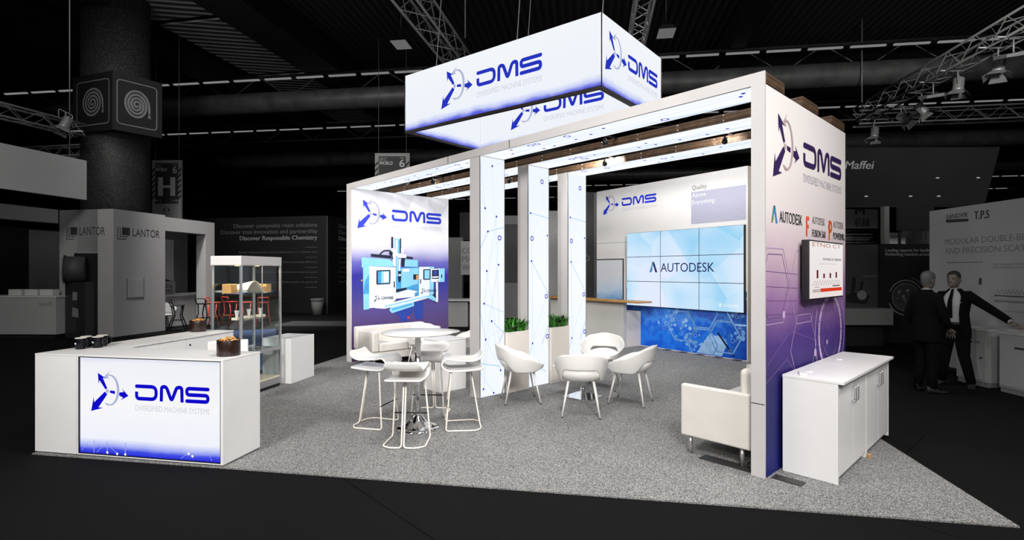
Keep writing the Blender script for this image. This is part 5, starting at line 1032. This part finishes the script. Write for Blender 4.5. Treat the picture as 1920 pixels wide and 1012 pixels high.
for i in range(6): mb.poly(P, [(.28+.11*(i % 3), Zh(430+7*(i//3), 18.5)), (.36+.11*(i % 3), Zh(430+7*(i//3), 18.5)), (.34+.11*(i % 3), Zh(425+7*(i//3), 18.5)), (.30+.11*(i % 3), Zh(425+7*(i//3), 18.5))])
part('wall_emblem', mb, 'inklight', t, recalc=False)
t, P, w_ = simple_wall('booth_wall', 1085, 1122, 360, 17.2, 'halldark', 'dark grey booth wall just left of the media wall'); part('pale_stripe', MB().poly(P, [(.5, FL), (.6, FL), (.6, Zh(362, 17.2)), (.5, Zh(362, 17.2))], .003), 'hallmid', t); part('wall_emblem', MB().ring(P, .25, Zh(484, 17.2), .07, .1), 'inkgrey', t, recalc=False)
# ---- right side: glass fascia booth
t = thing('glass_fascia', 'wide dark glossy fascia with light lettering behind the violet wall', 'banner', (X(1720, 14), 14, Zh(385, 14))); P = Pl((X(1480, 14), 14, 0), D(-1)); wv_ = X(1862, 14)-X(1480, 14)
zt, zb = Zh(277, 14), Zh(384, 14)
part('glass_panel', MB().hexa([P.p(0, zb, -.4), P.p(wv_-.30, zb, -.4), P.p(wv_-.30, zb, 0), P.p(0, zb, 0), P.p(0, zt, -.4), P.p(wv_+.1, zt, -.4), P.p(wv_+.1, zt, 0), P.p(0, zt, 0)]), 'gloss', t)
part('bottom_rail', MB().pbox(P, 0, wv_-.32, zb-.07, zb, -.4, .02), 'hallblack', t)
part('lettering', MB().text(P, 'Maffei', X(1583, 14)-X(1480, 14), Zh(317, 14), .22, 0, .76, bold=.02, slant=.2), 'inklight', t, recalc=False)
dn = part('downlights', MB().ball(P.p(1.90, zb+.12, .03), .03, sc=(2, 1, .6)).ball(P.p(3.05, zb+.25, .03), .03, sc=(2, 1, .6)), 'smalllamp', t) if False else None
for s, z in ((2.0, zb+.22), (3.15, zb+.22), (3.88, zb+.22), (4.9, zb+.7), (3.85, zb+.7)): part('downlight', MB().ball(P.p(s, z, .012), .022, sc=(2.4, .5, .8)), 'smalllamp', t)
t = thing('booth_post', 'grey steel post under the dark glossy fascia', 'post', (X(1660, 13.8), 13.8, FL)); part('post', MB().box(X(1656, 13.8), X(1665, 13.8), 13.75, 13.9, FL, zb-.07), 'hallmid', t); part('post_foot', MB().box(X(1653, 13.8), X(1668, 13.8), 13.7, 13.95, FL, .03), 'hallmid', t)
t, P, w_ = simple_wall('glass_banner', 1684, 1752, 388, 13.5, 'gloss', 'smaller dark glass panel below the glossy fascia', .06, 431, 'banner')
part('panel_edge', MB().pbox(P, 0, w_, Zh(433, 13.5), Zh(430, 13.5), -.02, .02), 'hallblack', t)
t, P, w_ = simple_wall('machine_sign', 1578, 1646, 389, 17.5, 'hallgrey', 'pale sign with dark characters under the left of the glossy fascia', .1, 428, 'sign'); part('lettering', MB().text(P, '机械', .42, Zh(424, 17.5), .24, 0, .5, bold=.01), 'ink', t, recalc=False); part('capital', MB().text(P, 'M', .45, Zh(402, 17.5), .22, 0, .3, bold=.03), 'ink', t, recalc=False)
t, P, w_ = simple_wall('name_sign', 1665, 1698, 436, 16.5, 'halllight', 'small white name sign right of the steel post', .3, 458, 'sign'); part('lettering', MB().text(P, 'RAMPF', .1, Zh(447, 16.5), .12, 0, .36), 'inkgrey', t, recalc=False)
t, P, w_ = simple_wall('name_sign', 1700, 1760, 432, 17.5, 'hallgrey', 'pale sign with tower emblem beside the technology wall', .2, 457, 'sign'); part('emblem', MB().poly(P, [(.42, Zh(449, 17.5)), (.66, Zh(449, 17.5)), (.66, Zh(434, 17.5)), (.42, Zh(434, 17.5))], .003).poly(P, [(.50, Zh(447, 17.5)), (.58, Zh(447, 17.5)), (.56, Zh(440, 17.5)), (.6, Zh(436, 17.5)), (.48, Zh(436, 17.5)), (.52, Zh(440, 17.5))], .006, 1).text(P, 'DOP', .42, Zh(457, 17.5), .1, 0, .26, bold=.03), ['inkgrey', 'inklight'], t, recalc=False)
rnd = random.Random(8)
t = thing('cable_tray', 'dark bundle of pipes and trays below the pale sign with characters', 'pipes', (X(1610, 16), 16, 2.7)); 
part('tray_post', MB().box(X(1600, 16), X(1603, 16), 16.15, 16.2, FL, 2.8), 'hallblack', t)
for k in range(9): z = Zh(432+k*3.2, 16); part('pipe', MB().tube([(X(1560+rnd.uniform(0, 25), 16), 16+.1*(k % 3), z), (X(1632+rnd.uniform(0, 18), 16), 15.9+.1*(k % 3), z+rnd.uniform(-.05, .05))], rnd.uniform(.015, .03), 6), 'inkgrey' if k % 3 else 'hallblack', t)
t, P, w_ = simple_wall('picture_booth', 1540, 1648, 458, 13.1, 'halldark', 'dark picture wall showing a machine, right behind the violet wall')
mb = MB().poly(P, [(.62, Zh(566, 13.1)), (1.1, Zh(570, 13.1)), (1.2, Zh(556, 13.1)), (1.05, Zh(548, 13.1)), (.62, Zh(552, 13.1))], .003, 1).poly(P, [(.72, Zh(552, 13.1)), (.82, Zh(552, 13.1)), (.86, Zh(520, 13.1)), (.76, Zh(518, 13.1))], .003, 1).poly(P, [(.9, Zh(552, 13.1)), (.98, Zh(552, 13.1)), (1.05, Zh(527, 13.1)), (.98, Zh(527, 13.1))], .003, 1).disc(P, 1.0, Zh(553, 13.1), .12, .0035, 0).poly(P, [(1.02, Zh(518, 13.1)), (1.40, Zh(518, 13.1)), (1.40, Zh(517, 13.1)), (1.02, Zh(517, 13.1))], .003, 0); part('machine_photo', mb, ['inkgrey', 'hallblack'], t, recalc=False)
tag(part('low_plinth', MB().box(X(1560, 12.8), X(1647, 12.8), 12.3, 12.9, .50, .88), 'hallmid'), 'grey display ledge along the dark picture wall', 'ledge'); tag(part('ledge_base', MB().box(X(1560, 12.8), X(1640, 12.8), 12.5, 12.9, FL, .499), 'hallblack'), 'black recessed base under the grey display ledge', 'base')
t, P, w_ = simple_wall('banner_wall', 1651, 1762, 457, 13.0, 'hallblack', 'black banner wall with ring graphic behind the two men')
part('lettering', MB().text(P, 'Leading experts for leading', .12, Zh(471.5, 13), .075, 0, 1.14, bold=.02).text(P, 'Rethinking reaction processes', .12, Zh(479, 13), .075, 0, 1.24, bold=.02), 'inklight', t, recalc=False)
mb = MB(); c = (.62, Zh(557, 13)); mb.ring(P, *c, .33, .345, m=0); mb.ring(P, *c, .40, .43, m=0, a0=-40, a1=160); mb.ring(P, *c, .42, .45, m=0, a0=200, a1=290); mb.ring(P, *c, .49, .505, m=0, a0=30, a1=75); mb.disc(P, *c, .33, .002, 1, 40)
for i in range(70): mb.disc(P, c[0]+rnd.gauss(0, .12), c[1]+rnd.gauss(0, .10), rnd.uniform(.012, .04), .004+.0001*i, rnd.choice((0, 2, 2)), 7)
part('ring_graphic', mb, ['inkgrey', 'halldark', 'ink'], t, recalc=False)
# ---- technology wall, cabinets
TP = Pl((7.75, 9.85, 0), (-0.0, -1, 0)); t = thing('technology_wall', 'tall pale booth wall with dark headings behind the man with outstretched arm', 'booth wall', (7.9, 7.8, FL), R(-90))
part('wall_panel', MB().pbox(TP, 0, 4.6, .05, 2.86, -.2, 0), 'hallgrey', t); part('wall_base', MB().pbox(TP, .02, 4.6, FL, .05, -.18, -.02), 'hallblack', t)
def sT(u): Y = 7.75*995/(u-960); return 9.85-Y
def zT(v, u): return Zh(v, 7.75*995/(u-960))
mb = MB().text(TP, 'SANDVIK', sT(1775), zT(408.5, 1795), .085, 0, sT(1816)-sT(1775), bold=.01).poly(TP, [(sT(1774), zT(417.5, 1775)), (sT(1816), zT(415, 1816)), (sT(1816), zT(409.5, 1816)), (sT(1774), zT(411.5, 1775))], .003, 0).text(TP, 'T.P.S', sT(1827), zT(410, 1840), .14, 0, sT(1855)-sT(1827), bold=.03)
mb.text(TP, 'MODULAR DOUBLE-BELT PRESSES', sT(1772), zT(457, 1800), .105, 1, 2.2, bold=.004).text(TP, 'AND PRECISION SCATTERING', sT(1772), zT(475, 1800), .105, 1, 2.0, bold=.004)
mb.text(TP, 'FIND THE RIGHT PROCESS SOLUTION', sT(1861), zT(497, 1890), .03, 1, .85).text(TP, 'FOR YOUR PRODUCT AND OUTPUT', sT(1861), zT(503, 1890), .03, 1, .8)
part('lettering', mb, ['ink', 'inkgrey'], t, recalc=False)
dd = part('door', MB().pbox(TP, sT(1778), sT(1842), .06, zT(492, 1800), 0, .008), 'hallgrey', t); part('door_gap', MB().pbox(TP, sT(1777), sT(1843), zT(492.3, 1800), zT(491.3, 1800), 0, .009), 'ink', dd); part('door_handle', MB().pbox(TP, sT(1840), sT(1841.5), zT(533, 1841), zT(521, 1841), .008, .04), 'ink', dd)
q = part('poster', MB().pbox(TP, sT(1865), 4.5, zT(583, 1890), zT(520, 1890), 0, .01), 'hallgrey', t); mb = MB()
for k in range(60): mb.disc(TP, sT(1866)+.03+k*.022, zT(547.5, 1890)+.022*((k*5) % 3-1), .009, .012, 0, 6)
mb.poly(TP, [(sT(1866), zT(556, 1890)), (4.4, zT(556, 1890)), (4.4, zT(554, 1890)), (sT(1866), zT(554, 1890))], .012, 0).poly(TP, [(sT(1866), zT(567, 1890)), (4.4, zT(567, 1890)), (4.4, zT(563, 1890)), (sT(1866), zT(563, 1890))], .012, 1); part('process_drawing', mb, ['ink', 'inkgrey'], q, recalc=False)
for i, (y1, y0, lb) in enumerate(((8.55, 8.0, 'pale lettered booth cabinet just behind the man with outstretched arm'), (7.80, 7.1, 'pale lettered booth cabinet at the right edge under his open hand'))):
    t = thing('booth_cabinet', lb, 'cabinet', (7.43, (y0+y1)/2, FL), R(-90)); CPn = Pl((7.165, y1, 0), (0, -1, 0)); L = y1-y0
    part('carcass', MB().pbox(CPn, 0, L, .06, .84, -.55, 0), 'hallgrey', t); part('cabinet_top', MB().pbox(CPn, -.01, L+.01, .84, .865, -.56, .01), 'halllight', t); part('kickboard', MB().pbox(CPn, .01, L-.01, FL, .06, -.54, -.01), 'hallmid', t)
    dr = part('door', MB().pbox(CPn, .02, L-.02, .09, .79, 0, .012), 'hallgrey', t); part('handle', MB().pbox(CPn, L-.10, L-.07, .42, .44, .012, .03), 'ink', dr); part('door_lettering', MB().poly(CPn, [(L*.35, .64), (L*.56, .64), (L*.56, .67), (L*.35, .67)], .014).text(CPn, 'TPS', L*.62, .635, .04, 0, .10, off=.014, bold=.02), 'ink', dr, recalc=False)
# ------------------------------------------------------------------ two men in dark suits
def loft(mb, secs, a0=0, a1=360, n=28, m=0, k=None):
    """stacked ellipse sections (z, cx, cy, rx, ry); angle 0 points forward"""
    ang = [R(a0+(a1-a0)*i/n) for i in range(n+1)]
    N = len(secs)-1
    def fn(u, v):
        t = v*N; i = min(N-1, int(t)); q = t-i; q = q*q*(3-2*q); s = [a*(1-q)+b*q for a, b in zip(secs[i], secs[i+1])]; a = ang[int(round(u*n))]
        p = (s[1]+s[3]*math.cos(a), s[2]+s[4]*math.sin(a), s[0]); return k(*p) if k else Vector(p)
    return mb.grid(fn, n, N*4, m)
def man(label, loc, rz, armL, armR, feet, hairm, open_front, headturn):
    t = thing('person', label, 'person', loc, rz); k = W(loc, rz); V = Vector
    body = MB(); hx, hz = .03, 1.50
    # skinned trunk and limbs
    js = [(0, 0, .93), (0, 0, 1.10), (0, 0, 1.30), (-.005, 0, 1.44), (.012, 0, 1.55)]; rr = [.115, .105, .110, .050, .044]; ed = [(0, 1), (1, 2), (2, 3), (3, 4)]
    for sgn, (kn, an) in zip((1, -1), feet):
        b = len(js); js += [(0, .09*sgn, .86), kn, an]; rr += [.088, .060, .042]; ed += [(0, b), (b, b+1), (b+1, b+2)]
    for sgn, (el, wr) in zip((1, -1), (armL, armR)):
        b = len(js); js += [(-.01, .160*sgn, 1.385), el, wr]; rr += [.042, .036, .027]; ed += [(2, b), (b, b+1), (b+1, b+2)]
    me = bpy.data.meshes.new('s'); me.from_pydata(js, ed, []); o = bpy.data.objects.new('s', me); COL.objects.link(o)
    sk = o.modifiers.new('k', 'SKIN'); sk.use_smooth_shade = True; o.modifiers.new('u', 'SUBSURF').levels = 2
    for i, r in enumerate(rr): me.skin_vertices[0].data[i].radius = (r, r)
    me.skin_vertices[0].data[0].use_root = True
    dg = bpy.context.evaluated_depsgraph_get(); ev = bpy.data.meshes.new_from_object(o.evaluated_get(dg))
    body.add([k(*v.co) for v in ev.vertices], [tuple(f.vertices) for f in ev.polygons], 0, True)
    bpy.data.objects.remove(o); bpy.data.meshes.remove(me); bpy.data.meshes.remove(ev)
    # head with face
    prof = [(1.505, .050, .030, .034), (1.525, .078, .055, .052), (1.55, .090, .072, .062), (1.58, .094, .084, .069), (1.61, .095, .092, .073), (1.645, .096, .098, .076), (1.68, .096, .100, .077), (1.71, .088, .092, .071), (1.735, .066, .072, .054), (1.75, .030, .036, .028), (1.754, .002, .002, .002)]
    ht = R(headturn); H_ = lambda x, y, z: k(hx+x*math.cos(ht)-y*math.sin(ht), x*math.sin(ht)+y*math.cos(ht), z)
    def head(u, v, gs=1.0, face=True):
        q = v*(len(prof)-1); i = min(len(prof)-2, int(q)); f = q-i; z, xf, xb, wy = [a*(1-f)+b*f for a, b in zip(prof[i], prof[i+1])]
        a = 2*PI*u; c, s = math.cos(a), math.sin(a); x = (xf if c > 0 else xb)*c*gs; y = wy*s*gs
        if face and c > 0:
            dg_ = math.degrees(math.atan2(s, c)); g = lambda a0, z0, wa, wz: math.exp(-((abs(dg_)-a0)/wa)**2-((z-z0)/wz)**2)
            x += .024*g(0, 1.602, 9, .014)+.012*g(0, 1.630, 8, .022)-.010*g(24, 1.636, 11, .012)+.005*g(22, 1.660, 16, .008)+.006*g(0, 1.563, 16, .006)-.004*g(0, 1.573, 16, .004)-.003*g(0, 1.550, 18, .006)+.006*g(0, 1.525, 14, .012)
        return H_(x, y, z)
    body.grid(lambda u, v: head(u, v), 48, 44, 0, True, True)
    for sgn in (1, -1):
        body.ball(H_(-.012, .078*sgn, 1.622), .034, 0, 10, (.6, .22, 1)); body.ball(H_(.0795, .031*sgn, 1.636), .0120, 1, 10); body.ball(H_(.0885, .031*sgn, 1.635), .0052, 2, 8)
        body.stroke(Pl(H_(.098, 0, 1.664), (H_(0, -1, 0)-H_(0, 0, 0))), [(.014*sgn, 0), (.046*sgn, .003)], .008, .0, 2)
    body.poly(Pl(H_(.0945, 0, 1.566), (H_(0, -1, 0)-H_(0, 0, 0))), [(-.024, 0), (0, .003), (.024, 0), (0, -.004)], .002, 2)
    # hands: palm, four fingers of different length, thumb leaving the side of the palm
    for sgn, (el, wr), curl in ((1, armL, .35), (-1, armR, .75)):
        el = V(el); wr = V(wr); d = (wr-el).normalized(); side = d.cross(V((0, 0, 1))); side = side.normalized() if side.length > .2 else V((1, 0, 0))
        if side.x < 0: side = -side
        up = side.cross(d).normalized(); 
        if up.z < 0: up = -up
        K = lambda p: k(*p)
        body.tube([K(wr-d*.03), K(wr+d*.02), K(wr+d*.06), K(wr+d*.095)], [.026, .030, .038, .034], 12, flat=.5)
        for j, (off, ln) in enumerate(((-.030, .060), (-.010, .076), (.010, .082), (.030, .072))):
            a = wr+d*.085+side*off; b = a+d*ln*.45+side*off*.35-up*curl*.008; c = b+d*ln*.35-up*curl*.020+side*off*.2; e = c+d*ln*.22-up*curl*.024
            body.tube([K(a), K(b), K(c), K(e)], [.0092, .0088, .0078, .0055], 8)
        a = wr+d*.03+side*.026; b = a+side*.030+d*.030; c = b+side*.014+d*.034-up*.006*curl; body.tube([K(a), K(b), K(c)], [.0125, .0105, .007], 8)
    part('body', body, ['skin', 'eye', 'hair'], t, recalc=False, kind=None)
    # hair cap
    hb = MB(); hp = lambda u: math.cos(2*PI*u)
    def hair(u, v):
        c = math.cos(2*PI*u); lo = .69-.15*max(0, min(1, (.62-c)/.3))-.26*max(0, min(1, (.05-c)/.45)); lo = lo+.0*v; p = head(u, lo+(1-lo)*v, 1.075, False); return p+V((0, 0, .016*v))
    hb.grid(hair, 40, 12, 0, True, True); part('hair', hb, hairm, t)
    # trousers
    tr = MB(); loft(tr, [(.99, 0, 0, .125, .165), (.90, -.005, 0, .130, .175), (.82, 0, 0, .115, .165), (.78, 0, 0, .09, .15)], k=k)
    for sgn, (kn, an) in zip((1, -1), feet):
        kn = V(kn); an = V(an); tr.tube([k(0, .085*sgn, .90), k(*(V((0, .09*sgn, .80))*.6+kn*.4)), k(*kn), k(*(kn*.5+an*.5)), k(*(an+V((0, 0, -.01))))], [.10, .093, .074, .066, .058], 16)
    part('trousers', tr, 'suit', t)
    # shirt and jacket
    sh = MB(); loft(sh, [(.965, .01, 0, .128, .158), (1.06, .02, 0, .128, .150), (1.25, .012, 0, .132, .165), (1.38, -.004, 0, .112, .160), (1.44, -.008, 0, .085, .105), (1.47, -.004, 0, .066, .070), (1.485, 0, 0, .058, .060), (1.508, .004, 0, .057, .058)], k=k); part('shirt', sh, 'shirt', t)
    og = 34 if open_front else 3
    jk = MB(); loft(jk, [(.74, -.005, 0, .150, .195), (.86, -.005, 0, .152, .195), (1.0, 0, 0, .150, .178), (1.12, .01, 0, .150, .172), (1.28, .005, 0, .155, .195), (1.38, -.01, 0, .128, .195), (1.43, -.016, 0, .100, .150), (1.465, -.016, 0, .078, .092), (1.492, -.012, 0, .068, .070)], og, 360-og, 36, k=k)
    for sgn, (el, wr) in zip((1, -1), (armL, armR)):
        a = V((-.012, .155*sgn, 1.395)); el = V(el); wr = V(wr); jk.tube([k(*(a-V((0, .05*sgn, 0)))), k(*a), k(*a.lerp(el, .5)), k(*el), k(*el.lerp(wr, .55)), k(*(wr-(wr-el).normalized()*.015))], [.056, .070, .060, .053, .047, .041], 16)
    part('jacket', jk, 'suit', t, solid=.012, soff=0)
    for sgn, (el, wr) in zip((1, -1), (armL, armR)): el = V(el); wr = V(wr); d = (wr-el).normalized(); part('shirt_cuff', MB().tube([k(*(wr-d*.03)), k(*(wr+d*.006))], .036, 14), 'shirt', t)
    if open_front:
        part('tie', MB().grid(lambda u, v: k(.076-.008*abs(u-.5)+.086*min(1, v*2.4)-.002*v, (u-.5)*(.030+.055*v)-.02*v, 1.49-.44*v), 4, 10), 'suit', t, solid=.006)
        part('belt', MB().grid(lambda u, v: k(.01+.135*math.cos(u*2*PI), .168*math.sin(u*2*PI), .955+.035*v), 28, 1, 0, True, True), 'hair', t)
        part('pocket_square', MB().grid(lambda u, v: k(.139-.042*u, .112+.045*u, 1.275+.016*v+.004*u), 3, 1), 'shirt', t, solid=.004)
    for sgn, (kn, an) in zip((1, -1), feet):
        an = V(an); yaw = R(16*sgn); fd = V((math.cos(yaw), math.sin(yaw), 0)); sd_ = V((-fd.y, fd.x, 0))
        def shoe(u, v, an=an, fd=fd, sd_=sd_):
            x = -.085+.30*v; w_ = .048*math.sin(PI*min(1, max(0.02, .12+v*.86)))**.5*(1 if v < .72 else 1-(v-.72)*1.1); h = .105-.07*min(1, max(0, (v-.22)/.45)); a = 2*PI*u
            z = max(0, .012+h/2+h/2*math.sin(a)*1.0-.012); b = V((an.x, an.y, 0)); return k(*(b+fd*x+sd_*(w_*math.cos(a))+V((0, 0, min(z, h)))))
        part('shoe', MB().grid(shoe, 18, 14, 0, True, True), 'hair', t)
    return t
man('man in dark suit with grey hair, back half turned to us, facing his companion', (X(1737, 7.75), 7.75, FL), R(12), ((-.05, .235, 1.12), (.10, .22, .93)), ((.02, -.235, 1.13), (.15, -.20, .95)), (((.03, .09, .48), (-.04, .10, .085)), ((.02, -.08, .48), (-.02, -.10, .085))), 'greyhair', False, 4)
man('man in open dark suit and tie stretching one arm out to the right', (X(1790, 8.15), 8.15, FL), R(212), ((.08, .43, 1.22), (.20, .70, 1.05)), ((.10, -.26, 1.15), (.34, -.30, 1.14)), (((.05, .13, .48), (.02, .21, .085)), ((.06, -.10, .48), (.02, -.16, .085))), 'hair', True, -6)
